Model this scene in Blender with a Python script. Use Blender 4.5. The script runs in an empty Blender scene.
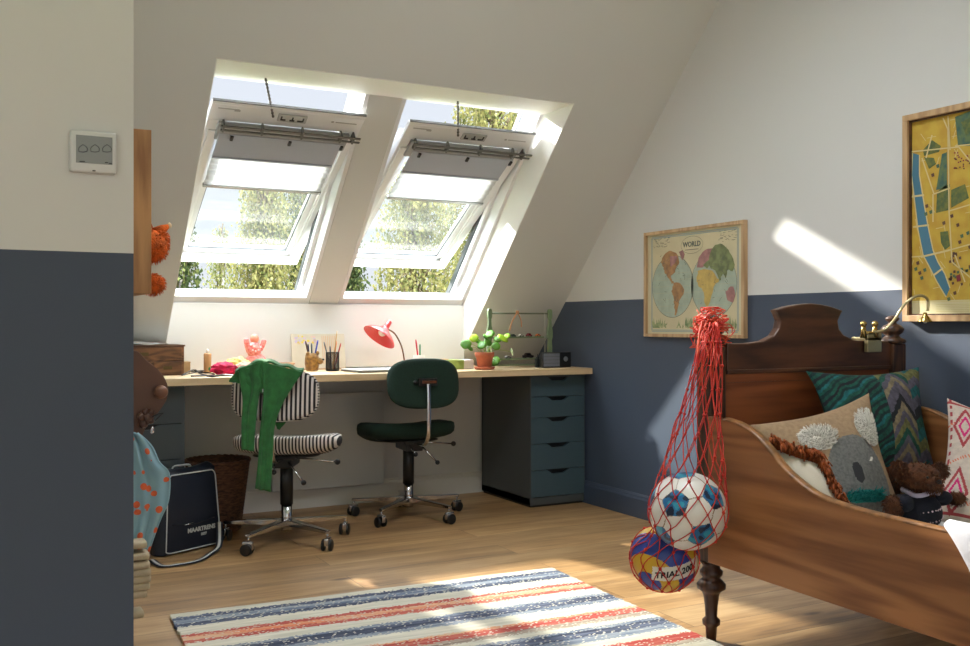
import bpy, bmesh, math, random
from mathutils import Vector, Matrix, noise
rnd = random.Random(7)
sc = bpy.context.scene
COL = sc.collection
PI = math.pi
F_, H_, V0 = 974.0, 0.985, 324.0
TH = math.atan(523/974.); SN, CS = math.sin(TH), math.cos(TH)

def ray(u, v):
    r = (u-485)/F_
    return Vector((SN+r*CS, CS-r*SN, (V0-v)/F_))
CAM = Vector((0, 0, H_))
def hit(u, v, n, p):
    d = ray(u, v); n = Vector(n); p = Vector(p)
    return CAM + d*((p-CAM).dot(n)/d.dot(n))
def atY(u, v, Y): return hit(u, v, (0, 1, 0), (0, Y, 0))
def atX(u, v, X): return hit(u, v, (1, 0, 0), (X, 0, 0))
def atZ(u, v, Z=0): return hit(u, v, (0, 0, 1), (0, 0, Z))

# ------------------------------------------------------------------ materials
def lin(c):
    return tuple(((x/255.)/12.92 if x/255. <= .04045 else ((x/255.+.055)/1.055)**2.4) for x in c) + (1.0,)
class NT:
    def __init__(s, m):
        m.use_nodes = True; s.t = m.node_tree; s.n = s.t.nodes; s.l = s.t.links
        s.n.clear()
    def a(s, typ, **kw):
        nd = s.n.new(typ)
        for k, v in kw.items():
            if k.startswith('i_'):
                key = k[2:]
                key = int(key) if key.isdigit() else key.replace('_', ' ')
                nd.inputs[key].default_value = v
            else: setattr(nd, k, v)
        return nd
    def k(s, a, b): s.l.new(a, b)
MC = {}
def mat(name, col, rough=.6, metal=0, var=0.0, scale=20, bump=0.0, bscale=200, alt=None, stretch=(1,1,1), sheen=0, coat=0, emis=None, trans=0):
    if name in MC: return MC[name]
    m = bpy.data.materials.new(name); g = NT(m)
    out = g.a('ShaderNodeOutputMaterial'); b = g.a('ShaderNodeBsdfPrincipled')
    g.k(b.outputs[0], out.inputs[0])
    b.inputs['Base Color'].default_value = lin(col); b.inputs['Roughness'].default_value = rough
    b.inputs['Metallic'].default_value = metal
    if coat: b.inputs['Coat Weight'].default_value = coat
    if sheen: b.inputs['Sheen Weight'].default_value = sheen
    if trans: b.inputs['Transmission Weight'].default_value = trans
    tc = g.a('ShaderNodeTexCoord'); mp = g.a('ShaderNodeMapping'); mp.inputs['Scale'].default_value = stretch
    g.k(tc.outputs['Object'], mp.inputs[0])
    if var or alt:
        nz = g.a('ShaderNodeTexNoise', i_Scale=scale, i_Detail=4.0); g.k(mp.outputs[0], nz.inputs['Vector'])
        mx = g.a('ShaderNodeMix', data_type='RGBA')
        mx.inputs[6].default_value = lin(col)
        mx.inputs[7].default_value = lin(alt) if alt else lin([max(0, c*(1-var)) for c in col])
        rp = g.a('ShaderNodeMapRange', i_1=.35, i_2=.65); g.k(nz.outputs[0], rp.inputs[0])
        g.k(rp.outputs[0], mx.inputs[0]); g.k(mx.outputs[2], b.inputs['Base Color'])
    if bump:
        n2 = g.a('ShaderNodeTexNoise', i_Scale=bscale, i_Detail=3.0); g.k(mp.outputs[0], n2.inputs['Vector'])
        bp = g.a('ShaderNodeBump', i_Strength=bump, i_Distance=.004); g.k(n2.outputs[0], bp.inputs['Height']); g.k(bp.outputs[0], b.inputs['Normal'])
    MC[name] = m; return m

def wood(name, c1, c2, axis='X', scale=6., rough=.45, dark=None, stretch=12., knots=True, coat=0):
    """grain running along axis, with rings warped around knots"""
    if name in MC: return MC[name]
    m = bpy.data.materials.new(name); g = NT(m)
    out = g.a('ShaderNodeOutputMaterial'); b = g.a('ShaderNodeBsdfPrincipled'); g.k(b.outputs[0], out.inputs[0])
    b.inputs['Roughness'].default_value = rough
    if coat: b.inputs['Coat Weight'].default_value = coat; b.inputs['Coat Roughness'].default_value = .3
    tc = g.a('ShaderNodeTexCoord'); mp = g.a('ShaderNodeMapping'); g.k(tc.outputs['Object'], mp.inputs[0])
    s = {'X': (1/stretch, 1, 1), 'Y': (1, 1/stretch, 1), 'Z': (1, 1, 1/stretch)}[axis]
    mp.inputs['Scale'].default_value = s
    big = g.a('ShaderNodeTexNoise', i_Scale=scale*.5, i_Detail=2.0); g.k(mp.outputs[0], big.inputs['Vector'])
    mul = g.a('ShaderNodeMath', operation='MULTIPLY', i_1=14.0); g.k(big.outputs[0], mul.inputs[0])
    sn = g.a('ShaderNodeMath', operation='SINE'); ml2 = g.a('ShaderNodeMath', operation='MULTIPLY', i_1=7.0)
    g.k(mul.outputs[0], ml2.inputs[0]); g.k(ml2.outputs[0], sn.inputs[0])
    fine = g.a('ShaderNodeTexNoise', i_Scale=scale*9, i_Detail=5.0); g.k(mp.outputs[0], fine.inputs['Vector'])
    mr = g.a('ShaderNodeMapRange', i_1=-1.0, i_2=1.0); g.k(sn.outputs[0], mr.inputs[0])
    mxf = g.a('ShaderNodeMix', data_type='FLOAT'); mxf.inputs[0].default_value = .60
    g.k(mr.outputs[0], mxf.inputs[2]); g.k(fine.outputs[0], mxf.inputs[3])
    cr = g.a('ShaderNodeValToRGB'); e = cr.color_ramp.elements
    e[0].position = .25; e[0].color = lin(c2); e[1].position = .7; e[1].color = lin(c1)
    g.k(mxf.outputs[0], cr.inputs[0])
    last = cr.outputs[0]
    if dark:
        n3 = g.a('ShaderNodeTexNoise', i_Scale=scale*.9, i_Detail=3.0); g.k(mp.outputs[0], n3.inputs['Vector'])
        r3 = g.a('ShaderNodeMapRange', i_1=.45, i_2=.8, i_4=.75); g.k(n3.outputs[0], r3.inputs[0])
        mx = g.a('ShaderNodeMix', data_type='RGBA'); mx.inputs[7].default_value = lin(dark)
        g.k(r3.outputs[0], mx.inputs[0]); g.k(last, mx.inputs[6]); last = mx.outputs[2]
    if knots:
        vo = g.a('ShaderNodeTexVoronoi', i_Scale=scale*.45); mp2 = g.a('ShaderNodeMapping')
        s2 = {'X': (.5, 1, 1), 'Y': (1, .5, 1), 'Z': (1, 1, .5)}[axis]; mp2.inputs['Scale'].default_value = s2
        g.k(tc.outputs['Object'], mp2.inputs[0]); g.k(mp2.outputs[0], vo.inputs['Vector'])
        r4 = g.a('ShaderNodeMapRange', i_1=.06, i_2=.13, i_3=.7, i_4=0.0); g.k(vo.outputs['Distance'], r4.inputs[0])
        mx = g.a('ShaderNodeMix', data_type='RGBA'); mx.inputs[7].default_value = lin([c*.42 for c in c2])
        g.k(r4.outputs[0], mx.inputs[0]); g.k(last, mx.inputs[6]); last = mx.outputs[2]
    g.k(last, b.inputs['Base Color'])
    bp = g.a('ShaderNodeBump', i_Strength=.12, i_Distance=.003); g.k(mxf.outputs[0], bp.inputs['Height']); g.k(bp.outputs[0], b.inputs['Normal'])
    MC[name] = m; return m

def floor_mat():
    m = bpy.data.materials.new('oak_floor'); g = NT(m)
    out = g.a('ShaderNodeOutputMaterial'); b = g.a('ShaderNodeBsdfPrincipled'); g.k(b.outputs[0], out.inputs[0])
    tc = g.a('ShaderNodeTexCoord')
    br = g.a('ShaderNodeTexBrick', i_Scale=1.0, i_Mortar_Size=.0012, i_Mortar_Smooth=.2, i_Bias=0.0, i_Brick_Width=2.1, i_Row_Height=.19)
    br.offset = .37
    br.inputs['Color1'].default_value = (0, 0, 0, 1); br.inputs['Color2'].default_value = (1, 1, 1, 1); br.inputs['Mortar'].default_value = (.5, .5, .5, 1)
    g.k(tc.outputs['Object'], br.inputs['Vector'])
    mp = g.a('ShaderNodeMapping'); mp.inputs['Scale'].default_value = (.10, 1, 1); g.k(tc.outputs['Object'], mp.inputs[0])
    # shift the grain plank by plank
    cm = g.a('ShaderNodeMix', data_type='VECTOR'); add = g.a('ShaderNodeVectorMath', operation='ADD')
    sc_ = g.a('ShaderNodeVectorMath', operation='SCALE'); sc_.inputs['Scale'].default_value = 7.3
    g.k(br.outputs['Color'], sc_.inputs[0]); g.k(mp.outputs[0], add.inputs[0]); g.k(sc_.outputs[0], add.inputs[1])
    n1 = g.a('ShaderNodeTexNoise', i_Scale=7.0, i_Detail=3.0, i_Distortion=.6); g.k(add.outputs[0], n1.inputs['Vector'])
    n2 = g.a('ShaderNodeTexNoise', i_Scale=60.0, i_Detail=5.0); g.k(add.outputs[0], n2.inputs['Vector'])
    mf = g.a('ShaderNodeMix', data_type='FLOAT'); mf.inputs[0].default_value = .38; g.k(n1.outputs[0], mf.inputs[2]); g.k(n2.outputs[0], mf.inputs[3])
    cr = g.a('ShaderNodeValToRGB'); e = cr.color_ramp.elements
    e[0].position = .3; e[0].color = lin((118, 90, 60)); e[1].position = .66; e[1].color = lin((196, 163, 118))
    e2 = cr.color_ramp.elements.new(.48); e2.color = lin((166, 130, 86))
    g.k(mf.outputs[0], cr.inputs[0])
    hs = g.a('ShaderNodeMix', data_type='RGBA', blend_type='MULTIPLY'); hs.inputs[0].default_value = 1.0
    pr = g.a('ShaderNodeValToRGB'); pr.color_ramp.elements[0].color = (.74, .72, .70, 1); pr.color_ramp.elements[1].color = (1.05, 1.03, 1.0, 1)
    g.k(br.outputs['Color'], pr.inputs[0]); g.k(cr.outputs[0], hs.inputs[6]); g.k(pr.outputs[0], hs.inputs[7])
    vo = g.a('ShaderNodeTexVoronoi', i_Scale=2.6); mp2 = g.a('ShaderNodeMapping'); mp2.inputs['Scale'].default_value = (.4, 1, 1)
    g.k(tc.outputs['Object'], mp2.inputs[0]); g.k(mp2.outputs[0], vo.inputs['Vector'])
    r4 = g.a('ShaderNodeMapRange', i_1=.02, i_2=.06, i_3=.8, i_4=0.0); g.k(vo.outputs['Distance'], r4.inputs[0])
    kx = g.a('ShaderNodeMix', data_type='RGBA'); kx.inputs[7].default_value = lin((70, 45, 26))
    g.k(r4.outputs[0], kx.inputs[0]); g.k(hs.outputs[2], kx.inputs[6])
    mo = g.a('ShaderNodeMix', data_type='RGBA'); mo.inputs[7].default_value = lin((60, 42, 28))
    g.k(br.outputs['Fac'], mo.inputs[0]); g.k(kx.outputs[2], mo.inputs[6]); g.k(mo.outputs[2], b.inputs['Base Color'])
    b.inputs['Roughness'].default_value = .42
    bp = g.a('ShaderNodeBump', i_Strength=.15, i_Distance=.002); g.k(mf.outputs[0], bp.inputs['Height']); g.k(bp.outputs[0], b.inputs['Normal'])
    return m

def band_mat(name, up, low, zb=1.111):
    m = bpy.data.materials.new(name); g = NT(m)
    out = g.a('ShaderNodeOutputMaterial'); b = g.a('ShaderNodeBsdfPrincipled'); g.k(b.outputs[0], out.inputs[0])
    ge = g.a('ShaderNodeNewGeometry'); sx = g.a('ShaderNodeSeparateXYZ'); g.k(ge.outputs['Position'], sx.inputs[0])
    lt = g.a('ShaderNodeMath', operation='GREATER_THAN', i_1=zb); g.k(sx.outputs[2], lt.inputs[0])
    mx = g.a('ShaderNodeMix', data_type='RGBA'); mx.inputs[6].default_value = lin(low); mx.inputs[7].default_value = lin(up)
    g.k(lt.outputs[0], mx.inputs[0]); g.k(mx.outputs[2], b.inputs['Base Color']); b.inputs['Roughness'].default_value = .62
    n2 = g.a('ShaderNodeTexNoise', i_Scale=90.0, i_Detail=3.0); g.k(ge.outputs['Position'], n2.inputs['Vector'])
    bp = g.a('ShaderNodeBump', i_Strength=.04, i_Distance=.004); g.k(n2.outputs[0], bp.inputs['Height']); g.k(bp.outputs[0], b.inputs['Normal'])
    return m

def stripe_mat(name, axis, period, frac, ca, cb, rough=.85):
    m = bpy.data.materials.new(name); g = NT(m)
    out = g.a('ShaderNodeOutputMaterial'); b = g.a('ShaderNodeBsdfPrincipled'); g.k(b.outputs[0], out.inputs[0])
    tc = g.a('ShaderNodeTexCoord'); sx = g.a('ShaderNodeSeparateXYZ'); g.k(tc.outputs['Object'], sx.inputs[0])
    dv = g.a('ShaderNodeMath', operation='DIVIDE', i_1=period); g.k(sx.outputs[axis], dv.inputs[0])
    fr = g.a('ShaderNodeMath', operation='FRACT'); g.k(dv.outputs[0], fr.inputs[0])
    gt = g.a('ShaderNodeMath', operation='GREATER_THAN', i_1=frac); g.k(fr.outputs[0], gt.inputs[0])
    mx = g.a('ShaderNodeMix', data_type='RGBA'); mx.inputs[6].default_value = lin(ca); mx.inputs[7].default_value = lin(cb)
    g.k(gt.outputs[0], mx.inputs[0]); g.k(mx.outputs[2], b.inputs['Base Color']); b.inputs['Roughness'].default_value = rough
    return m

def glass_mat():
    m = bpy.data.materials.new('pane_glass'); g = NT(m)
    out = g.a('ShaderNodeOutputMaterial'); tr = g.a('ShaderNodeBsdfTransparent'); tr.inputs[0].default_value = (.93, .95, .94, 1)
    gl = g.a('ShaderNodeBsdfGlossy', i_Roughness=.02); fr = g.a('ShaderNodeValue'); fr.outputs[0].default_value = .05
    mx = g.a('ShaderNodeMixShader'); g.k(fr.outputs[0], mx.inputs[0]); g.k(tr.outputs[0], mx.inputs[1]); g.k(gl.outputs[0], mx.inputs[2])
    df = g.a('ShaderNodeBsdfTranslucent'); df.inputs[0].default_value = (.9, .93, .95, 1)
    m2 = g.a('ShaderNodeMixShader'); m2.inputs[0].default_value = .006
    g.k(mx.outputs[0], m2.inputs[1]); g.k(df.outputs[0], m2.inputs[2]); g.k(m2.outputs[0], out.inputs[0])
    return m
def trans_mat(name, col, w=.5, rough=.8):
    m = bpy.data.materials.new(name); g = NT(m)
    out = g.a('ShaderNodeOutputMaterial'); d = g.a('ShaderNodeBsdfDiffuse'); t = g.a('ShaderNodeBsdfTranslucent')
    tc = g.a('ShaderNodeTexCoord'); nz = g.a('ShaderNodeTexNoise', i_Scale=1.6, i_Detail=3.0); g.k(tc.outputs['Object'], nz.inputs['Vector'])
    mx = g.a('ShaderNodeMix', data_type='RGBA'); mx.inputs[6].default_value = lin(col); mx.inputs[7].default_value = lin([c*.72 for c in col])
    g.k(nz.outputs[0], mx.inputs[0]); g.k(mx.outputs[2], d.inputs[0]); g.k(mx.outputs[2], t.inputs[0])
    s = g.a('ShaderNodeMixShader'); s.inputs[0].default_value = w; g.k(d.outputs[0], s.inputs[1]); g.k(t.outputs[0], s.inputs[2]); g.k(s.outputs[0], out.inputs[0])
    return m

# ------------------------------------------------------------------ mesh builder
class B:
    def __init__(s): s.bm = bmesh.new(); s.mi = 0
    def _f(s, vs, smooth=False):
        try: f = s.bm.faces.new(vs)
        except ValueError: return None
        f.material_index = s.mi; f.smooth = smooth; return f
    def box(s, lo, hi, M=None, bev=0):
        x0, y0, z0 = lo; x1, y1, z1 = hi
        t = bmesh.new()
        vs = [t.verts.new(p) for p in ((x0,y0,z0),(x1,y0,z0),(x1,y1,z0),(x0,y1,z0),(x0,y0,z1),(x1,y0,z1),(x1,y1,z1),(x0,y1,z1))]
        for q in ((0,3,2,1),(4,5,6,7),(0,1,5,4),(1,2,6,5),(2,3,7,6),(3,0,4,7)): t.faces.new([vs[i] for i in q])
        if bev: bmesh.ops.bevel(t, geom=t.edges[:], offset=bev, segments=2, affect='EDGES', profile=.6)
        s.merge(t, M, smooth=bool(bev)); return s
    def merge(s, t, M=None, smooth=None):
        mp = {}
        for v in t.verts: mp[v] = s.bm.verts.new((M @ v.co) if M else v.co)
        for f in t.faces: s._f([mp[v] for v in f.verts], f.smooth if smooth is None else smooth)
        t.free()
    def prism(s, pts, vec, M=None, bev=0, smooth=False):
        """closed polygon (3D points) extruded along vec"""
        t = bmesh.new(); n = len(pts); vec = Vector(vec)
        a = [t.verts.new(Vector(p)) for p in pts]; b = [t.verts.new(Vector(p)+vec) for p in pts]
        t.faces.new(a[::-1]); t.faces.new(b)
        for i in range(n): t.faces.new((a[i], a[(i+1) % n], b[(i+1) % n], b[i]))
        bmesh.ops.recalc_face_normals(t, faces=t.faces[:])
        if bev: bmesh.ops.bevel(t, geom=t.edges[:], offset=bev, segments=2, affect='EDGES')
        s.merge(t, M, smooth=bool(bev) or smooth); return s
    def tube(s, pts, r, n=8, closed=False, cap=True, flat=1.0):
        pts = [Vector(p) for p in pts]; N = len(pts)
        if N < 2: return s
        rs = r if isinstance(r, (list, tuple)) else [r]*N
        rings = []; prev = None
        for i, p in enumerate(pts):
            if closed: d = pts[(i+1) % N]-pts[i-1]
            else: d = pts[min(i+1, N-1)]-pts[max(i-1, 0)]
            if d.length < 1e-9: d = Vector((0, 0, 1))
            d.normalize()
            if prev is None:
                up = Vector((0, 0, 1)) if abs(d.z) < .9 else Vector((1, 0, 0)); a = d.cross(up).normalized()
            else:
                a = prev-d*prev.dot(d)
                if a.length < 1e-6: a = d.cross(Vector((0, 0, 1)) if abs(d.z) < .9 else Vector((1, 0, 0)))
                a.normalize()
            prev = a; b = d.cross(a)
            rings.append([s.bm.verts.new(p+a*math.cos(2*PI*k/n)*rs[i]+b*math.sin(2*PI*k/n)*rs[i]*flat) for k in range(n)])
        for i in range(N if closed else N-1):
            A, C = rings[i], rings[(i+1) % N]
            for k in range(n): s._f((A[k], A[(k+1) % n], C[(k+1) % n], C[k]), True)
        if cap and not closed: s._f(rings[0][::-1]); s._f(rings[-1])
        return s
    def lathe(s, prof, n=24, M=None, c=(0, 0, 0), cap=True, sm=True):
        """prof: list (r, z) revolved around z at c"""
        c = Vector(c); M = M or Matrix.Identity(4); R = []
        for r, z in prof:
            R.append([s.bm.verts.new(M @ (c+Vector((r*math.cos(2*PI*k/n), r*math.sin(2*PI*k/n), z)))) for k in range(n)] if r > 1e-6 else [s.bm.verts.new(M @ (c+Vector((0, 0, z))))])
        for i in range(len(R)-1):
            A, C = R[i], R[i+1]
            for k in range(n):
                if len(A) == 1 and len(C) == 1: break
                if len(A) == 1: s._f((A[0], C[(k+1) % n], C[k]), sm)
                elif len(C) == 1: s._f((A[k], A[(k+1) % n], C[0]), sm)
                else: s._f((A[k], A[(k+1) % n], C[(k+1) % n], C[k]), sm)
        if cap:
            if len(R[0]) > 1: s._f(R[0][::-1])
            if len(R[-1]) > 1: s._f(R[-1])
        return s
    def ball(s, c, r, M=None, sub=3, ns=0, nf=3.0):
        t = bmesh.new(); bmesh.ops.create_icosphere(t, subdivisions=sub, radius=1)
        r = r if isinstance(r, (tuple, list)) else (r, r, r); c = Vector(c)
        R = M.to_3x3() if M else Matrix.Identity(3)
        for v in t.verts:
            p = v.co.copy()
            if ns: p *= 1+ns*noise.noise(p*nf+c*9)
            v.co = c+R @ Vector((p.x*r[0], p.y*r[1], p.z*r[2]))
        s.merge(t, None, smooth=True); return s
    def grid(s, fn, nu, nv, smooth=True, mf=None, closed_u=False):
        V = [[s.bm.verts.new(fn(i/nu, j/nv)) for j in range(nv+1)] for i in range(nu if closed_u else nu+1)]
        for i in range(nu):
            for j in range(nv):
                i2 = (i+1) % nu if closed_u else i+1
                f = s._f((V[i][j], V[i2][j], V[i2][j+1], V[i][j+1]), smooth)
                if f and mf: f.material_index = mf((i+.5)/nu, (j+.5)/nv)
        return s
    def obj(s, name, mats, parent=None, off=None, kind=None, origin=None, solid=0, sub=0, bevel=0, fix=True, label=None):
        if fix: bmesh.ops.recalc_face_normals(s.bm, faces=s.bm.faces[:])
        o_ = Vector(origin) if origin else (Vector(off) if off else None)
        if o_ is not None:
            for v in s.bm.verts: v.co -= o_
        me = bpy.data.meshes.new(name); s.bm.to_mesh(me); s.bm.free()
        for m in (mats if isinstance(mats, (list, tuple)) else [mats]): me.materials.append(m)
        o = bpy.data.objects.new(name, me); COL.objects.link(o)
        if parent: o.parent = parent
        if origin: o.location = origin
        if kind: o['kind'] = kind
        if label: o['label'] = label
        if solid:
            md = o.modifiers.new('Solidify', 'SOLIDIFY'); md.thickness = solid; md.offset = 0
        if bevel:
            md = o.modifiers.new('Bevel', 'BEVEL'); md.width = bevel; md.segments = 2; md.limit_method = 'ANGLE'
        if sub:
            md = o.modifiers.new('Subsurf', 'SUBSURF'); md.levels = sub; md.render_levels = sub
        return o
def thing(name, label, cat, loc=(0, 0, 0), rz=0, group=None):
    o = bpy.data.objects.new(name, None); COL.objects.link(o); o.empty_display_size = .05
    o.location = loc; o.rotation_euler = (0, 0, rz); o['label'] = label; o['category'] = cat
    if group: o['group'] = group
    return o
def tag(o, label, cat, group=None, kind=None):
    o['label'] = label; o['category'] = cat
    if group: o['group'] = group
    if kind: o['kind'] = kind
    return o
def struct_empty(name, loc=(0, 0, 0)):
    o = bpy.data.objects.new(name, None); COL.objects.link(o); o.location = loc; o['kind'] = 'structure'; o.empty_display_size = .05; return o
def copy_tree(o, parent=None):
    c = o.copy(); COL.objects.link(c)
    if parent: c.parent = parent
    for ch in list(o.children): copy_tree(ch, c)
    return c
def text_bm(body, size, M, depth=.0006, bold=0):
    cu = bpy.data.curves.new('t', 'FONT'); cu.body = body; cu.size = size; cu.align_x = 'CENTER'; cu.align_y = 'CENTER'
    cu.extrude = depth; cu.offset = bold; cu.resolution_u = 2
    o = bpy.data.objects.new('t', cu); COL.objects.link(o)
    dg = bpy.context.evaluated_depsgraph_get(); dg.update()
    me = bpy.data.meshes.new_from_object(o.evaluated_get(dg))
    t = bmesh.new(); t.from_mesh(me)
    bpy.data.objects.remove(o); bpy.data.curves.remove(cu); bpy.data.meshes.remove(me)
    for v in t.verts: v.co = M @ v.co
    return t
def frame_M(o, x, y, z):
    x, y, z = Vector(x).normalized(), Vector(y).normalized(), Vector(z).normalized()
    M = Matrix.Identity(4)
    for i in range(3): M[i][0] = x[i]; M[i][1] = y[i]; M[i][2] = z[i]; M[i][3] = o[i]
    return M
def bez(p0, p1, p2, p3, n=10):
    p0, p1, p2, p3 = map(Vector, (p0, p1, p2, p3))
    return [((1-t)**3)*p0+3*((1-t)**2)*t*p1+3*(1-t)*t*t*p2+t**3*p3 for t in [i/n for i in range(n+1)]]
def inpoly(x, y, P):
    r = False; n = len(P); j = n-1
    for i in range(n):
        if (P[i][1] > y) != (P[j][1] > y) and x < (P[j][0]-P[i][0])*(y-P[i][1])/(P[j][1]-P[i][1])+P[i][0]: r = not r
        j = i
    return r
def smooth_poly(P, n=6):
    """Catmull-Rom through 2D points (open)"""
    out = []
    for i in range(len(P)-1):
        a, b, c, d = P[max(i-1, 0)], P[i], P[i+1], P[min(i+2, len(P)-1)]
        for k in range(n):
            t = k/n
            out.append(tuple(.5*((2*b[q])+(-a[q]+c[q])*t+(2*a[q]-5*b[q]+4*c[q]-d[q])*t*t+(-a[q]+3*b[q]-3*c[q]+d[q])*t**3) for q in range(len(b))))
    out.append(tuple(P[-1])); return out

# palette -----------------------------------------------------------
W_UP = (210, 211, 207); W_BLUE = (64, 75, 92)
M_white = mat('wall_paint_white', W_UP, .65, bump=.04, bscale=90)
M_reveal = mat('lining_white', (232, 231, 225), .5)
M_band = band_mat('two_tone_wall_paint', W_UP, W_BLUE)
M_lacq = mat('window_lacquer_white', (226, 227, 228), .3)
M_skirt = mat('skirting_white', (222, 220, 212), .4)
M_skirtb = mat('skirting_blue', W_BLUE, .45)
M_floor = floor_mat()
M_glass = glass_mat()
M_gasket = mat('gasket_grey', (110, 113, 116), .5)
M_alu = mat('brushed_aluminium', (150, 152, 150), .35, 1)
M_dkmetal = mat('dark_metal', (52, 50, 48), .4, .8)
M_chrome = mat('chrome', (205, 205, 208), .12, 1)
M_black = mat('black_plastic', (20, 20, 21), .4)
M_blackm = mat('black_enamel', (18, 18, 18), .3)
M_teal = mat('teal_drawer_paint', (66, 86, 94), .45)
M_carc = mat('dark_carcass_paint', (74, 79, 80), .5)
M_desk = wood('desk_birch', (222, 196, 156), (205, 176, 134), 'X', 5, .4, knots=False, stretch=14)
M_pine = wood('old_pine', (164, 110, 64), (120, 74, 38), 'Y', 7, .45, dark=(100, 60, 30), stretch=14, coat=.1)
M_pineX = wood('old_pine_panel', (150, 84, 46), (118, 62, 32), 'X', 7, .45, stretch=14, coat=.1)
M_walnut = wood('dark_walnut', (98, 60, 38), (60, 35, 22), 'X', 9, .4, dark=(42, 24, 16), stretch=7, knots=False, coat=.15)
M_turn = wood('turned_dark_wood', (84, 54, 34), (48, 29, 18), 'Z', 12, .4, knots=False)
M_shelfw = wood('shelf_pine', (186, 138, 86), (140, 96, 54), 'Z', 9, .5, stretch=10)
M_frame = wood('picture_frame_oak', (196, 164, 122), (170, 136, 96), 'Z', 10, .45, knots=False)

# ------------------------------------------------------------------ ROOM
XR, YK, ZC, Y0, XL = 3.04, 5.06, 2.9, -2.4, -2.0
def yz(X, pts): return [(X, y, z) for y, z in pts]
b = B().box((XL, Y0, -.12), (XR+.15, YK+.3, 0)); b.obj('floor', M_floor, kind='structure')
b = B(); b.box((XL-.12, Y0, ZC), (1.1, 2.986, ZC+.15)); b.box((2.0, Y0, ZC), (XR+.15, 2.986, ZC+.15)); b.box((1.1, Y0, ZC), (2.0, 1.9, ZC+.15)); b.box((1.1, 2.65, ZC), (2.0, 2.986, ZC+.15)); b.obj('ceiling', M_white, kind='structure')
w5 = struct_empty('fill_window_5', (1.55, 2.27, ZC+.12)); b = B(); b.box((1.1, 1.9, ZC+.10), (1.14, 2.65, ZC+.15)); b.box((1.96, 1.9, ZC+.10), (2.0, 2.65, ZC+.15)); b.box((1.14, 1.9, ZC+.10), (1.96, 1.94, ZC+.15)); b.box((1.14, 2.61, ZC+.10), (1.96, 2.65, ZC+.15)); b.obj('window_frame', M_lacq, w5, off=(1.55, 2.27, ZC+.12))  # unseen ceiling opening, added to brighten the floor and slope
# right gable wall
b = B().prism(yz(XR, [(Y0, 0), (YK+.3, 0), (YK+.3, .85), (3.1, 3.15), (2.986, 3.05), (Y0, 3.05)]), (.15, 0, 0)); b.obj('wall_right', M_band, kind='structure')
SL = [(2.986, 2.9), (YK, .722)]; Nn = Vector((0, .7241, .6896))
OX0, OX1 = .87, 2.53
b = B()
full = [(2.986, 2.9), (YK, .722), (YK, 0), (YK+.28, 0), (YK+.28, .87), (3.16, 3.15), (2.986, 3.15)]
b.prism(yz(.15, full), (OX0-.15, 0, 0)); b.prism(yz(OX1, full), (XR-OX1, 0, 0))
b.prism(yz(OX0, [(2.986, 2.9), (3.824, 2.02), (4.10, 2.02), (4.187, 2.103), (3.16, 3.15), (2.986, 3.15)]), (OX1-OX0, 0, 0))
b.prism(yz(OX0, [(4.98, 1.09), (4.97, 1.09), (4.97, .817), (YK, .722), (YK, 0), (YK+.28, 0), (YK+.28, .83), (5.05, 1.118)]), (OX1-OX0, 0, 0))
b.obj('wall_back', M_white, kind='structure')
# glossy white lining boards in the window recess
b = B(); t_ = .004
b.prism(yz(OX1-t_, [(3.826, 2.019), (4.12, 2.019), (4.985, 1.09), (4.97, 1.085), (4.97, .822)]), (t_, 0, 0))
b.prism(yz(OX0, [(3.826, 2.019), (4.12, 2.019), (4.985, 1.09), (4.97, 1.085), (4.97, .822)]), (t_, 0, 0))
b.box((OX0, 3.828, 2.016), (OX1, 4.115, 2.0199)); b.box((OX0, 4.966, .752), (OX1, 4.9701, 1.09))
b.obj('trim_1', M_reveal, kind='structure')
# partition in the foreground and the hidden left wall behind it
b = B().box((XL, 1.83, 0), (.27, 1.95, ZC)); b.obj('wall_front', M_band, kind='structure')
b = B().box((.15, 1.95, 0), (.27, YK, ZC+.1)); b.obj('wall_left', M_white, kind='structure')
b = B(); b.box((XL-.12, Y0, 0), (XL, -2.1, ZC)); b.box((XL-.12, -.3, 0), (XL, 1.95, ZC)); b.box((XL-.12, -2.1, 0), (XL, -.3, .75)); b.box((XL-.12, -2.1, 2.25), (XL, -.3, ZC)); b.obj('wall_side', M_white, kind='structure')
w4 = struct_empty('fill_window_4', (XL-.06, -1.2, .75)); b = B()  # unseen side window, added so fill light reaches the bed side
for y in (-2.1, -1.225, -.35): b.box((XL-.09, y, .75), (XL-.03, y+.05, 2.25))
b.box((XL-.09, -2.1, .75), (XL-.03, -.3, .80)); b.box((XL-.09, -2.1, 2.20), (XL-.03, -.3, 2.25)); b.obj('window_frame', M_lacq, w4, off=(XL-.06, -1.2, .75))
# wall behind the camera, with an unseen wide window added to fill the room with light
b = B()
b.box((XL-.12, Y0-.12, 0), (-1.2, Y0, ZC)); b.box((2.4, Y0-.12, 0), (XR+.15, Y0, ZC)); b.box((-1.2, Y0-.12, 0), (2.4, Y0, .7)); b.box((-1.2, Y0-.12, 2.3), (2.4, Y0, ZC))
b.obj('wall_rear', M_white, kind='structure')
w3 = struct_empty('fill_window_3', (0.6, Y0-.06, .7))
b = B()
for x in (-1.2, -.03, 1.15, 2.35): b.box((x, Y0-.09, .7), (x+.05, Y0-.03, 2.3))
b.box((-1.2, Y0-.09, .7), (2.4, Y0-.03, .75)); b.box((-1.2, Y0-.09, 2.25), (2.4, Y0-.03, 2.3))
b.obj('window_frame', M_lacq, w3, off=(0.6, Y0-.06, .7))
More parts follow.
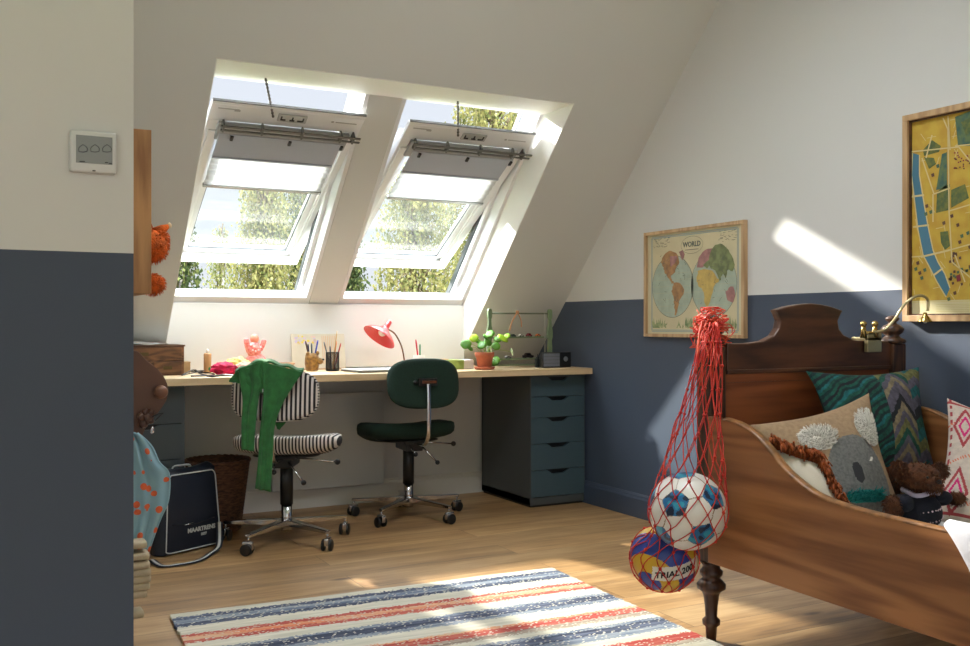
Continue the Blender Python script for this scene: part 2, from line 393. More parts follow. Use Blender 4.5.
# skirting boards
def skirt(name, m, a, bb, inn):
    a = Vector(a); bb = Vector(bb); inn = Vector(inn)
    P = [(0, 0), (.016, 0), (.016, .095), (.011, .105), (.011, .112), (.004, .12), (0, .12)]
    B().prism([a+inn*p+Vector((0, 0, q)) for p, q in P], bb-a).obj(name, m, kind='structure')
skirt('baseboard_back', M_skirt, (.27, YK, 0), (XR, YK, 0), (0, -1, 0))
skirt('baseboard_right', M_skirtb, (XR, Y0, 0), (XR, YK-.016, 0), (-1, 0, 0))
skirt('baseboard_front', M_skirtb, (XL, 1.83, 0), (.27, 1.83, 0), (0, -1, 0))

# ------------------------------------------------------------------ ROOF WINDOWS
PB = Vector((0, 4.98, 1.09)); Ur = Vector((0, -.6896, .7241)); Nr = Nn
def RF(x, s, n): return PB+Ur*s+Nr*n+Vector((x, 0, 0))
MR = frame_M(PB, (1, 0, 0), Ur, Nr)
MR3 = frame_M((0, 5.17, 1.307), (1, 0, 0), (0, -.8616, .5075), (0, .5075, .8616))
LW = 1.285
# slim post between the two windows
B().box((1.614, -.02, 0), (1.776, LW, .14), MR).obj('trim_2', M_white, kind='structure', bevel=.003)
def roof_window(name, xa, xb, sa, sb, dx=0.0, de=0.0):
    e = struct_empty(name, RF((xa+xb)/2, 0, .05)); off = tuple(e.location)
    f = B()
    f.box((xa, 0, .0), (xa+.020, LW, .14), MR); f.box((xb-.020, 0, .0), (xb, LW, .14), MR)
    f.box((xa+.02, .0, .08), (xa+.040, LW, .11), MR); f.box((xb-.040, .0, .08), (xb-.02, LW, .11), MR)
    f.box((xa, 0, .0), (xb, .045, .055), MR); f.box((xa, LW-.005, .0), (xb, LW+.05, .10), MR)
    f.obj('window_frame', M_lacq, e, off=off, bevel=.002)
    g_ = B(); g_.box((xa+.03, .036, .055), (xb-.03, .044, .060), MR); g_.obj('gasket', M_gasket, e, off=off)
    fl = B(); fl.box((xa-.0, -.06, .14), (xa+.03, LW+.05, .17), MR); fl.box((xb-.03, -.06, .14), (xb, LW+.05, .17), MR); fl.box((xa, -.16, .10), (xb, -.06, .13), MR)
    fl.obj('flashing', mat('flashing_grey', (90, 94, 98), .5, .5), e, off=off)
    # the tilted sash
    s = B(); T = .062
    s.box((sa, 0, 0), (sb, .075, T), MR3); s.box((sa, 1.09, 0), (sb, 1.19, T*.4), MR3); s.box((sa, 1.19, 0), (sb, 1.207, .012), MR3)
    s.box((sa, .075, 0), (sa+.058, 1.09, T), MR3); s.box((sb-.058, .075, 0), (sb, 1.09, T), MR3)
    so = s.obj('sash', M_lacq, e, off=off, bevel=.003)
    s = B()
    s.box((sa+.05, .07, .012), (sa+.085, 1.09, .05), MR3); s.box((sb-.085, .07, .012), (sb-.05, 1.09, .05), MR3); s.box((sa+.05, .07, .012), (sb-.05, .105, .05), MR3)
    s.obj('glazing_bead', M_lacq, so)
    s = B(); s.box((sa+.085, .105, .02), (sb-.085, .112, .032), MR3); s.box((sa+.085, .112, .02), (sa+.091, 1.0, .032), MR3); s.box((sb-.091, .112, .02), (sb-.085, 1.0, .032), MR3)
    s.box((sa, 1.207, .0), (sb, 1.213, .012), MR3)
    s.obj('gasket', M_gasket, so)
    s = B().box((sa+.06, .08, .030), (sb-.06, 1.09, .036), MR3); s.obj('pane', M_glass, so)
    for ch in so.children:
        for v in ch.data.vertices: v.co -= Vector(off)
    # ventilation flap handle, dark bar
    s = B(); s.box((sa+.05, 1.092, -.040), (sb+de, 1.102, -.034), MR3); s.box((sa+.055, 1.064, -.036), (sb+.005+de, 1.072, -.030), MR3)
    for q in (.05, .22, .40, .58, .64):
        s.box((sa+q+.01, 1.062, -.041), (sa+q+.018, 1.106, -.005), MR3)
    s.obj('handle_bar', M_bar, e, off=off)
    s = B(); s.box((sa+.045, .985, -.018), (sb-.045, 1.092, .0), MR3); bl = s.obj('blind_head', mat('blind_head_grey', (150, 152, 152), .6), e, off=off, bevel=.003)
    s = B()
    for q in (.11, .37, .615): s.box((sa+q, .998, -.03), (sa+q+.012, 1.024, -.022), MR3)
    o = s.obj('clip', M_dkmetal, bl, off=off)
    # grey blackout cloth and white pleated cloth
    w0, w1 = sa+.062+dx, sb-.062+dx*.6
    s = B(); s.box((w0, .862, -.010), (w1, .99, -.006), MR3); s.box((w0-.004, .985, -.021), (w1+.004, 1.030, -.0185), MR3); s.box((w0, .855, -.014), (w1, .865, -.002), MR3)
    s.obj('blackout_blind', mat('blackout_cloth', (164, 169, 180), .8, trans=0), e, off=off)
    s = B(); n = 10; zz = []
    for k in range(n+1): zz.append((.66+.195*k/n, -.006 if k % 2 else -.012))
    for k in range(n):
        a, c = zz[k], zz[k+1]
        q = [MR3 @ Vector(p) for p in ((w0, a[0], a[1]), (w1, a[0], a[1]), (w1, c[0], c[1]), (w0, c[0], c[1]))]
        s._f([s.bm.verts.new(p) for p in q])
    s.obj('pleated_blind', M_pleat, e, off=off, solid=.0012)
    s = B(); s.box((w0-.004, .648, -.018), (w1+.004, .662, -.002), MR3); s.obj('blind_rail', M_alu, e, off=off)
    s = B(); s.box((sa+.012, .1, -.008), (sa+.05, 1.03, .0), MR3); s.box((sb-.05, .1, -.008), (sb-.012, 1.03, .0), MR3); s.obj('blind_track', M_lacq, e, off=off, bevel=.002)
    # motor unit with chain to the head of the frame
    s = B(); xm = sa+.355; s.box((xm-.065, 1.130, -.008), (xm+.065, 1.174, .0), MR3); cu = s.obj('control_unit', mat('unit_grey', (176, 178, 176), .4, .3), e, off=off, bevel=.002)
    s = B()
    for q in (-.04, 0, .035): s.box((xm+q-.012, 1.140, -.011), (xm+q+.010, 1.148, -.008), MR3)
    for q in (-.05, 0, .048): s.box((xm+q-.003, 1.142, -.011), (xm+q+.003, 1.164, -.008), MR3)
    s.obj('marking', M_dkmetal, cu, off=off)
    s = B(); p1 = MR3 @ Vector((xm-.085, 1.15, -.006)); p0 = Vector((p1.x-.075, 4.03, 2.016))
    for k in range(22):
        a = p0.lerp(p1, k/22); c = p0.lerp(p1, (k+.8)/22); s.tube([a, c], .006 if k % 2 else .0042, 6)
    s.obj('chain', mat('chain_steel', (104, 102, 96), .45, .4), e, off=off)
    s = B(); s.box((sa+.03, 1.165, -.001), (sa+.12, 1.172, .0), MR3); s.box((sa+.10, 1.157, -.001), (sa+.125, 1.168, .0), MR3); s.box((sb-.13, 1.150, -.001), (sb-.03, 1.156, .0), MR3); s.box((sb-.15, 1.148, -.001), (sb-.138, 1.158, .0), MR3)
    s.obj('rating_label', mat('label_grey', (170, 170, 168), .5), e, off=off)
    return e
M_bar = mat('bar_grey', (92, 92, 88), .5, .0)
M_pleat = trans_mat('pleated_cloth', (236, 236, 234), .5)
roof_window('window_1', .872, 1.614, .925, 1.61)
roof_window('window_2', 1.776, 2.528, 1.826, 2.502, .02, .035)

# ------------------------------------------------------------------ OUTSIDE
B().box((-40, 5.4, -3.1), (50, 60, -3.0)).obj('ground', mat('lawn', (110, 130, 60), .9, var=.4, scale=2), kind='structure')
B().box((-4, Y0-30, -3.1), (50, Y0-.2, -3.0)).obj('terrain', mat('lawn2', (110, 130, 60), .9, var=.4, scale=2), kind='structure')
LG = [trans_mat('leaf_yellow_green', (150, 144, 90), .4), trans_mat('leaf_mid_green', (104, 110, 66), .4), trans_mat('leaf_dark_green', (62, 74, 46), .4), trans_mat('leaf_pale', (148, 146, 96), .4)]
M_bark = mat('birch_bark', (196, 190, 180), .8, alt=(70, 64, 58), scale=6, stretch=(1, 1, 3))
def tree(label, u0, u1, vtop, Y, cols, n, leaf, droop=.5, seed=1, zbase=-3.0, spruce=False):
    R = random.Random(seed); leaf *= .6; n = int(n*2.0)
    a, c = atY(u0, 300, Y), atY(u1, 300, Y); cx = (a.x+c.x)/2; rx = abs(c.x-a.x)/2
    ztop = atY((u0+u1)/2, vtop, Y).z; zb = -1.2
    root = thing('spruce_tree' if spruce else 'birch_tree', label, 'tree', (cx, Y, zbase), 0, None)
    off = (cx, Y, zbase)
    t = B(); t.tube([(cx, Y, zbase), (cx+.1, Y, zbase+(ztop-zbase)*.5), (cx, Y, ztop-.2)], [.14, .08, .02], 8); 
    t.obj('trunk', M_bark, root, off=off)
    br = B(); f = B(); H = ztop-zb
    def leafq(p, s):
        d = Vector((R.gauss(0, .5), R.gauss(0, .5), -1)).normalized(); w = d.cross(Vector((R.gauss(0, 1), R.gauss(0, 1), .1))).normalized()*s*.38
        q = [p, p+d*s*.45+w, p+d*s, p+d*s*.45-w]
        f.mi = R.choice(cols_i); f._f([f.bm.verts.new(x) for x in q])
    cols_i = list(range(len(cols)))
    cnt = 0
    while cnt < n:
        # start of a hanging twig inside an egg-shaped crown
        th = R.random()*2*PI; h = R.random()
        if spruce: prof = (1-h)*.95+.05
        else: prof = math.sin(PI*min(1, (h*.80+.14)))**.42
        rr = prof*math.sqrt(R.random())*(.75+.35*noise.noise(Vector((math.cos(th)*1.5, math.sin(th)*1.5, h*4+seed))))
        x = cx+rx*rr*math.cos(th)*1.15; y = Y+rx*rr*math.sin(th)*.9; z = zb+H*h
        L = droop*(.5+R.random()); k = max(3, int(L/leaf*1.4))
        p = Vector((x, y, z)); dx, dy = R.gauss(0, .10), R.gauss(0, .10); pts = []
        for i in range(k):
            t_ = i/k; q = p+Vector((dx*t_, dy*t_, -L*t_)); pts.append(q)
            leafq(q+Vector((R.gauss(0, leaf*.5), R.gauss(0, leaf*.5), 0)), leaf*(.7+.6*R.random())); cnt += 1
        if R.random() < .25: br.tube([Vector((cx, Y, max(zb, z-.5))), (p+Vector((cx, Y, z)))/2+Vector((0, 0, .1)), p], [.02, .012, .004], 4); br.tube([pts[0], pts[-1]], .003, 3)
    br.obj('branches', mat('twig_brown', (96, 80, 58), .8), root, off=off)
    f.obj('foliage', cols, root, off=off, fix=False)
    return root
Y_, G_, D_, P_ = LG
tree('dark weeping birch at the left edge of the left roof window', 150, 206, 205, 15, [D_, D_, G_], 3500, .10, .7, 1)
tree('small pale birch in the gap of sky behind the left roof window', 203, 238, 226, 24, [P_, P_, G_], 1600, .13, .6, 2)
tree('large yellow-green birch filling the middle of the left roof window', 226, 300, 168, 16, [Y_, Y_, P_, G_], 8500, .10, .9, 3)
tree('tall green birch behind the right side of the left roof window', 266, 350, 140, 19, [G_, P_, Y_, D_], 8000, .12, .9, 4)
tree('dark pointed conifer at the left edge of the right roof window', 328, 378, 215, 14, [D_, D_, G_], 4500, .09, .3, 5, spruce=True)
tree('broad yellow birch filling the middle of the right roof window', 366, 462, 160, 15, [Y_, Y_, G_, P_], 8500, .10, .8, 6)
tree('tallest birch rising to the top of the right roof window', 425, 560, 70, 17, [Y_, G_, P_, Y_], 14000, .12, .9, 8)
tree('low dark birch far behind the bottom of the left roof window', 280, 360, 250, 26, [D_, G_], 3000, .14, .8, 9)

# ------------------------------------------------------------------ LIGHT
w = bpy.data.worlds.new('sky'); sc.world = w; w.use_nodes = True; nt = w.node_tree; nt.nodes.clear()
def wn(t, **k):
    n = nt.nodes.new(t)
    for a, v in k.items(): setattr(n, a, v)
    return n
wo = wn('ShaderNodeOutputWorld'); bg = wn('ShaderNodeBackground'); nt.links.new(bg.outputs[0], wo.inputs[0])
tc = wn('ShaderNodeTexCoord'); sx = wn('ShaderNodeSeparateXYZ'); nt.links.new(tc.outputs['Generated'], sx.inputs[0])
cr = wn('ShaderNodeValToRGB'); nt.links.new(sx.outputs[2], cr.inputs[0])
SKY_LOW, SKY_HI = 1.0, 24.0
e = cr.color_ramp.elements; e[0].position = 0.0; e[0].color = (.80, .84, .90, 1); e[1].position = .75; e[1].color = (SKY_HI*.93, SKY_HI*.98, SKY_HI*1.06, 1)
m1 = e.new(.30); m1.color = (.76, .82, .92, 1)
nt.links.new(cr.outputs[0], bg.inputs[0]); bg.inputs[1].default_value = 1.0
def area(name, loc, to, sx_, sy_, power, col=(1, 1, 1), portal=False):
    l = bpy.data.lights.new(name, 'AREA'); l.shape = 'RECTANGLE'; l.size = sx_; l.size_y = sy_; l.energy = power; l.color = col
    if portal: l.cycles.is_portal = True
    o = bpy.data.objects.new(name, l); COL.objects.link(o); o.location = loc
    o.rotation_euler = (Vector(to)-Vector(loc)).to_track_quat('-Z', 'Y').to_euler(); return o
area('window_portal', RF(1.7, .64, .20), RF(1.7, .64, -1), 1.7, 1.3, 1, portal=True)
area('rear_fill_portal', (.6, Y0-.15, 1.5), (.6, 3, 1.5), 3.6, 1.6, 1, portal=True)
area('rear_fill_light', (.6, Y0-.02, 1.5), (.9, 3, 1.2), 3.4, 1.5, 6, (.78, .90, 1.0))  # added lamp at the unseen rear window, fills the room
area('side_fill_portal', (XL-.06, -1.2, 1.5), (3, -1.2, 1.5), 1.8, 1.5, 1, portal=True)
area('side_fill_light', (XL+.01, -1.2, 1.5), (3, .6, .9), 1.7, 1.4, 11, (.80, .91, 1.0))  # added lamp at the unseen side window, brightens the bed side
area('ceiling_fill_portal', (1.55, 2.27, 3.04), (1.551, 2.271, 0), .9, .75, 1, portal=True)  # portal for the added ceiling opening
l = bpy.data.lights.new('low_sun_lamp', 'SPOT'); l.energy = 8200; l.color = (1.0, .95, .87); l.shadow_soft_size = .09; l.spot_size = math.radians(50); l.spot_blend = .2
LS = Vector((-.1, 8.7, 4.45))
o = bpy.data.objects.new('low_sun_lamp', l); COL.objects.link(o); o.location = LS
o.rotation_euler = (Vector((1.8, 4.6, 1.4))-LS).to_track_quat('-Z', 'Y').to_euler()

# ------------------------------------------------------------------ CAMERA
cd = bpy.data.cameras.new('camera'); cd.sensor_width = 36; cd.lens = 36*F_/970.; cd.sensor_fit = 'HORIZONTAL'; cd.clip_start = .05
cd.shift_y = (V0-323)/970.
co = bpy.data.objects.new('camera', cd); COL.objects.link(co); co.location = CAM; co.rotation_euler = (PI/2, 0, -TH)
sc.camera = co
sc.view_settings.view_transform = 'Standard'; sc.view_settings.look = 'None'; sc.view_settings.exposure = 0.05; sc.view_settings.gamma = 1
sc.view_settings.use_curve_mapping = False
sc.cycles.max_bounces = 10; sc.cycles.diffuse_bounces = 6; sc.cycles.transparent_max_bounces = 12
sc.cycles.use_denoising = True
try: sc.cycles.denoiser = 'OPENIMAGEDENOISE'
except Exception: pass
sc.cycles.sample_clamp_indirect = 6
#@@PART2
# ------------------------------------------------------------------ DESK
b = B().box((.275, 4.41, .712), (3.035, 5.035, .745)); tag(b.obj('desktop', M_desk, origin=(1.65, 4.7, .712), bevel=.002), 'long pale birch worktop under the roof windows, resting on two drawer units', 'desk')
def drawer_unit(x0, x1, label, hs, name='drawer_unit', fm=None):
    y0, y1 = 4.475, 5.03
    e = thing(name, label, 'drawer unit', ((x0+x1)/2, (y0+y1)/2, 0)); off = tuple(e.location)
    c = B(); c.box((x0, y0, .012), (x0+.014, y1, .71)); c.box((x1-.014, y0, .012), (x1, y1, .71)); c.box((x0, y1-.01, .012), (x1, y1, .71)); c.box((x0, y0+.004, .012), (x1, y1, .05)); c.box((x0, y0+.004, .697), (x1, y1, .71))
    c.box((x0+.014, y0+.09, .05), (x1-.014, y0+.1, .70))
    c.obj('carcass', M_carc, e, off=off, bevel=.001)
    c = B().box((x0+.006, y0+.012, 0), (x1-.006, y1-.01, .014)); c.obj('plinth', M_black, e, off=off)
    z = .70; xm = (x0+x1)/2
    for h in hs:
        zb = z-h+.003; d = B()
        # front with a scooped grip in the top edge
        P = [(x0+.004, zb), (x1-.004, zb), (x1-.004, z)]
        gx = .072
        P += [(xm+gx, z), (xm+gx-.012, z-.006), (xm+gx-.030, z-.019), (xm+gx-.040, z-.022), (xm-gx+.040, z-.022), (xm-gx+.030, z-.019), (xm-gx+.012, z-.006), (xm-gx, z), (x0+.004, z)]
        d.prism([(px, y0-.001, pz) for px, pz in P], (0, .016, 0))
        fr = d.obj('drawer', fm or M_teal, e, off=off)
        k = B().box((xm-gx-.005, y0+.017, z-.035), (xm+gx+.005, y0+.03, z-.0)); k.obj('grip_recess', M_black, fr, off=off)
        z -= h
    return e
drawer_unit(2.680, 3.028, 'dark teal unit of five drawers under the right end of the worktop', [.108, .113, .141, .141, .145])
drawer_unit(.52, .878, 'dark grey drawer unit under the left end of the worktop, beside the wicker basket', [.16, .16, .16, .17], fm=mat('dark_drawer_paint', (56, 64, 66), .5))

# radiator under the desk
e = thing('radiator', 'flat white radiator panel on the low wall behind the striped chair', 'radiator', (1.74, 5.02, .1)); off = tuple(e.location)
B().box((1.42, 4.985, .108), (2.05, 5.025, .615)).obj('panel', mat('radiator_white', (205, 205, 200), .45), e, off=off, bevel=.006)
for x_ in (1.55, 1.88): B().box((x_, 5.025, .2), (x_+.05, 5.058, .5)).obj('bracket', M_alu, e, off=off)

# ------------------------------------------------------------------ CHAIRS
def supere(a, n=3.2):
    c, s_ = math.cos(a), math.sin(a)
    return (abs(c)**(2/n))*(1 if c >= 0 else -1), (abs(s_)**(2/n))*(1 if s_ >= 0 else -1)
def pad(bld, hw, hh, th, fn, nexp=3.2, nr=10, na=40):
    """cushion: superellipse outline in (u,v), fn(u,v,w) -> point; w is thickness direction"""
    prof = [(0, .5), (.35, .5), (.6, .5), (.8, .48), (.92, .42), (.985, .28), (1, .0), (.985, -.28), (.92, -.42), (.8, -.48), (.5, -.5), (0, -.5)]
    R = []
    for r, w in prof:
        if r == 0: R.append([bld.bm.verts.new(fn(0, 0, w*th))]); continue
        ring = []
        for k in range(na):
            x, y = supere(2*PI*k/na, nexp); ring.append(bld.bm.verts.new(fn(x*r*hw, y*r*hh, w*th)))
        R.append(ring)
    for i in range(len(R)-1):
        A, C = R[i], R[i+1]
        for k in range(na):
            if len(A) == 1: bld._f((A[0], C[k], C[(k+1) % na]), True)
            elif len(C) == 1: bld._f((A[k], C[0], A[(k+1) % na]), True)
            else: bld._f((A[k], C[k], C[(k+1) % na], A[(k+1) % na]), True)
def swivel_chair(label, loc, rz, seat_m, back_m, striped, lever=True):
    e = thing('swivel_chair', label, 'office chair', loc, rz, None)
    # seat: saddle shaped pad
    s = B()
    def fs(u, v, w):
        z = .428+w+.028*(v/.2)**2*(1 if v < 0 else -.25)+.02*(abs(u)/.22)**2-.03*max(0, v/.2)**3
        return Vector((u, v+.05, z))
    pad(s, .236, .228, .080, fs, 3.2)
    seat = s.obj('seat', seat_m, e)
    s = B(); pad(s, .15, .14, .012, lambda u, v, w: Vector((u, v+.03, .388+w+.02*(v/.2)**2*(1 if v < 0 else -.25)+.012*(abs(u)/.22)**2)), 3.4); s.obj('seat_shell', M_black, seat)
    # backrest
    s = B()
    def fb(u, v, w):
        y = -.262+w+.035*(u/.18)**2*1.0+.012*(v/.11)
        return Vector((u, y, (.680 if striped else .695)+v))
    hb2 = .108 if striped else .122
    pad(s, .185, hb2, .045, fb, 3.0)
    bk = s.obj('backrest', back_m, e)
    if striped:
        s = B(); pts = []
        for k in range(60):
            x, y = supere(2*PI*k/60, 3.0); pts.append(fb(x*.186, y*(hb2+.001), -.004))
        s.tube(pts, .0045, 5, closed=True); s.obj('piping', stripe_mat('piping_cloth', 2, .012, .5, (30, 26, 26), (215, 208, 200)), bk)
    # chrome bar holding the backrest
    s = B(); path = [(0, -.02, .392), (0, -.12, .386), (0, -.235, .392), (0, -.292, .43), (0, -.31, .50), (0, -.308, .60), (0, -.302, .705)]
    path = smooth_poly(path, 5); s.tube(path, .011, 8, flat=.55)
    bar = s.obj('back_bar', M_chrome, e)
    s = B(); s.box((-.034, -.309, .698), (.034, -.292, .712)); s.box((-.048, -.300, .685), (.048, -.284, .722)); s.ball((-.062, -.292, .704), .011, sub=2); s.obj('bracket', M_black, bar)
    s = B(); s.box((-.036, -.316, .699), (.036, -.304, .712)); s.obj('chrome_strip', M_chrome, bar)
    # column and mechanism
    s = B(); s.lathe([(.024, .052), (.024, .17), (.019, .17), (.019, .2)], 20); s.obj('column', M_chrome, e)
    s = B(); s.lathe([(.029, .17), (.029, .345), (.02, .35), (.02, .37)], 20); s.obj('column_sleeve', M_blackm, e)
    s = B(); s.box((-.045, -.10, .345), (.045, .08, .40)); s.box((-.06, -.12, .385), (.06, .12, .402)); s.obj('tilt_mechanism', M_black, e, bevel=.006)
    for (p0, p1, kn) in (((.04, -.03, .385), (.235, -.03, .365), .0135), ((.03, -.11, .375), (.105, -.145, .29), .012), ((-.03, -.11, .375), (-.02, -.17, .34), .012)):
        s = B(); s.tube([p0, p1], .0045, 6); l_ = s.obj('lever', M_chrome, e)
        s = B(); s.ball(p1, kn, sub=2); s.obj('knob', M_black, l_)
    # five arms with twin castors
    for k in range(5):
        a = math.radians(3+72*k)-rz; ca, sa = math.cos(a), math.sin(a)
        M = Matrix.Rotation(a, 4, 'Z')
        s = B()
        P0, P1 = .018, .292
        q = [(P0, -.020, .105), (P1, -.012, .090), (P1, .012, .090), (P0, .020, .105)]
        q2 = [(P0, -.020, .075), (P1, -.012, .076), (P1, .012, .076), (P0, .020, .075)]
        V = [s.bm.verts.new(M @ Vector(p)) for p in q+q2]
        for f in ((0, 1, 2, 3), (7, 6, 5, 4), (0, 4, 5, 1), (1, 5, 6, 2), (2, 6, 7, 3), (3, 7, 4, 0)): s._f([V[i] for i in f])
        leg = s.obj('leg', M_chrome, e, bevel=.003)
        ro = a*1.7+k*1.3; Mc = M @ Matrix.Translation((P1-.008, 0, 0)) @ Matrix.Rotation(ro, 4, 'Z')
        s = B(); s.tube([Mc @ Vector((0, 0, .085)), Mc @ Vector((0, 0, .048))], .005, 8)
        s.box((-.022, -.010, .024), (.026, .010, .058), Mc, bev=.004)
        cst = s.obj('castor', M_chrome, leg)
        R = Matrix.Rotation(PI/2, 4, 'X')
        s = B()
        for y in (-.020, .0135): s.lathe([(0, 0), (.021, 0), (.0255, .002), (.0255, .0105), (.021, .0125), (0, .0125)], 20, M=Mc @ Matrix.Translation((.004, y+.0125, .0255)) @ R)
        s.obj('wheels', M_black, leg)
    return e
MSS = stripe_mat('ticking_stripe_seat', 0, .0145, .5, (28, 24, 26), (206, 198, 190))
MS = stripe_mat('ticking_stripe', 0, .0185, .5, (28, 24, 26), (206, 198, 190))
MG = mat('green_upholstery', (18, 48, 35), .9, var=.25, scale=180, bump=.3, bscale=500)
swivel_chair('office chair in black and white striped ticking with a green cardigan over its back', (1.295, 4.31, 0), -.50, MSS, MS, True)
swivel_chair('office chair in plain dark green fabric pulled up to the middle of the desk', (2.012, 4.575, 0), -.09, MG, MG, False)

# ------------------------------------------------------------------ CLOTH TOOLS
def interp(pts, t):
    n = len(pts)-1; x = t*n; i = min(int(x), n-1); f = x-i
    return tuple(pts[i][q]*(1-f)+pts[i+1][q]*f for q in range(len(pts[0])))
def cloth(bld, L, R, fpt, nrm, nu=22, nv=30, amp=.006, k=3.0, seed=0, base=0.0):
    """sheet between two edge polylines given in (u,v); fpt maps them to space; folds run down the sheet"""
    nrm = Vector(nrm).normalized()
    L2, R2 = smooth_poly(L, 6), smooth_poly(R, 6)
    def fn(i, j):
        a, c = interp(L2, j), interp(R2, j)
        p = fpt(a[0]*(1-i)+c[0]*i, a[1]*(1-i)+c[1]*i)
        d = amp*math.sin(i*PI*2*k+seed+1.2*noise.noise(Vector((i*2, j*2, seed))))*(.6+.4*math.sin(j*3+seed))+amp*.8*noise.noise(Vector((i*5, j*5, seed+3)))
        return p+nrm*(d+base)
    bld.grid(fn, nu, nv)
# green cardigan over the striped chair
Rz = Matrix.Rotation(-.50, 4, 'Z'); nb = (Rz @ Vector((0, -1, 0)))
pb = Vector((1.295, 4.31, 0))+(Rz @ Vector((0, -.302, 0)))
fpt = lambda u, v: hit(u, v, nb, pb)
b = B()
cloth(b, [(240, 368), (242, 385), (244, 402), (243, 425), (243, 449)], [(263, 361), (263, 380), (259, 400), (256, 425), (255, 451)], fpt, nb, amp=.007, k=1.6, seed=1, base=.016)
cloth(b, [(262, 361), (264, 380), (264, 400), (261, 430), (259, 460), (256, 488)], [(304, 372), (296, 383), (284, 403), (276, 425), (274, 455), (272, 491)], fpt, nb, amp=.007, k=1.7, seed=4, base=.02)
cloth(b, [(236, 373), (230, 381), (236, 382), (243, 383)], [(268, 361), (266, 372), (265, 382), (263, 393)], fpt, nb, amp=.007, k=2.2, seed=2, base=.011)
pf = pb+Vector(nb)*(-.075)
fpf = lambda u, v: hit(u, v, nb, pf)
def over(i, j):     # the part that lies over the top edge of the backrest
    a = interp([(236, 373), (249, 367), (262, 361), (276, 364.7), (290, 368.3), (304, 372)], i)
    p0, p1 = fpt(*a), fpf(*a)
    p1.z = p0.z
    lift = .001+.010*math.sin(PI*j)+.004*math.sin(i*26)
    return p0.lerp(p1, j)+Vector((0, 0, lift))+Vector(nb)*(.014*(1-j)-.012*j)
b.grid(over, 30, 8)
cloth(b, [(240, 372), (246, 380), (252, 388)], [(300, 372), (294, 385), (288, 392)], fpf, nb, amp=.004, k=3, seed=6, base=-.004)
cloth(b, [(268, 392), (270, 410), (277, 429)], [(292, 392), (290, 415), (279, 430)], fpf, nb, amp=.003, k=1, seed=7, base=-.006)
o = b.obj('cardigan', mat('green_knit', (48, 116, 58), .95, var=.18, scale=30, bump=.5, bscale=260, sheen=.2), origin=tuple(pb+Vector((0, 0, .8))), solid=.006)
tag(o, 'grass green knitted cardigan draped over the back of the striped chair', 'cardigan')

# ------------------------------------------------------------------ BASKET AND BAG
b = B(); n_ = 72
def bk(i, j):
    a = 2*PI*i; z = .33*j; r = .105+.042*j+.0028*math.sin(a*26+PI*(int(j*40) % 2))+.0012*math.cos(j*40*2*PI)
    return Vector((r*math.cos(a), r*math.sin(a), z+.008))
e = thing('wicker_basket', 'dark brown wicker waste basket on the floor by the left drawer unit', 'basket', (1.075, 4.70, 0)); 
b.grid(bk, 104, 80, closed_u=True)
b.lathe([(0, .006), (.105, .006)], 32, cap=False)
M_wick = mat('wicker', (120, 80, 52), .7, alt=(70, 44, 30), scale=40, bump=.3, stretch=(1, 1, 3))
b.obj('body', M_wick, e, solid=.004)
b = B(); pts = [(.148*math.cos(a), .148*math.sin(a), .336+.002*math.sin(a*30)) for a in [2*PI*k/90 for k in range(90)]]
b.tube(pts, .008, 6, closed=True); b.obj('rim', M_wick, e)

g0, g1 = atZ(165, 557.5), atZ(221, 544.5)
e = thing('sports_bag', 'dark navy sports bag with white piping and lettering on the floor by the basket', 'bag', tuple((g0+g1)/2)); off = tuple(e.location)
ux = (g1-g0).normalized(); uy = Vector((0, 0, 1)).cross(ux).normalized()
Wb = (g1-g0).length; lean = .02
def bp(a, h, d):     # along width (0..1), height (m), depth (m)
    sag = .016*math.sin(PI*max(0, min(1, a)))
    tp = 1-.16*(h/.36)
    aa = .5+(a-.5)*tp+.01*(h/.36)
    return g0+ux*(aa*Wb)+uy*(d+lean*h/.36-.012*math.sin(PI*a)*math.sin(PI*h/.36))+Vector((0, 0, h-sag*(h/.36)+.004))
b = B(); DB = .10; HB = .345
def rr(a, h):
    return a, h
faces = [lambda i, j: bp(i, j*HB, 0), lambda i, j: bp(i, j*HB, DB), lambda i, j: bp(0, j*HB, i*DB)+ux*(-.02*math.sin(PI*i)), lambda i, j: bp(1, j*HB, i*DB)+ux*(.02*math.sin(PI*i)), lambda i, j: bp(i, HB, j*DB)+Vector((0, 0, .02*math.sin(PI*j))), lambda i, j: bp(i, 0, j*DB)]
for f in faces: b.grid(f, 14, 14)
bmesh.ops.remove_doubles(b.bm, verts=b.bm.verts[:], dist=.0008)
M_navy = mat('navy_vinyl', (17, 27, 42), .42, bump=.15, bscale=60, coat=.1)
o = b.obj('body', M_navy, e, off=off); md = o.modifiers.new('Bevel', 'BEVEL'); md.width = .022; md.segments = 3; md.limit_method = 'ANGLE'; md.angle_limit = .9
b = B()
def rrect(a0, a1, h0, h1, d, ra=.1, rh=.035, ns=6, lift=-.003):
    P = []
    for (ca, ch, t0) in ((a1-ra, h1-rh, 0), (a0+ra, h1-rh, PI/2), (a0+ra, h0+rh*.3, PI), (a1-ra, h0+rh*.3, 1.5*PI)):
        rh2 = rh if t0 < PI*.9 else rh*.3
        for k in range(ns+1):
            t_ = t0+PI/2*k/ns; P.append(bp(ca+ra*math.cos(t_), ch+rh2*math.sin(t_), d)+uy*lift)
    return P
b.tube(rrect(.01, .99, .008, HB-.006, 0), .0028, 6, closed=True); b.tube(rrect(.01, .99, .008, HB-.006, DB, lift=.003), .0028, 6, closed=True)
b.obj('piping', mat('piping_white', (200, 204, 204), .5), e, off=off)
b = B(); b.tube([bp(a/10, .125+.004*math.sin(a), 0)-uy*.003 for a in range(1, 10)], .0028, 5); b.obj('pocket_seam', M_navy, e, off=off)
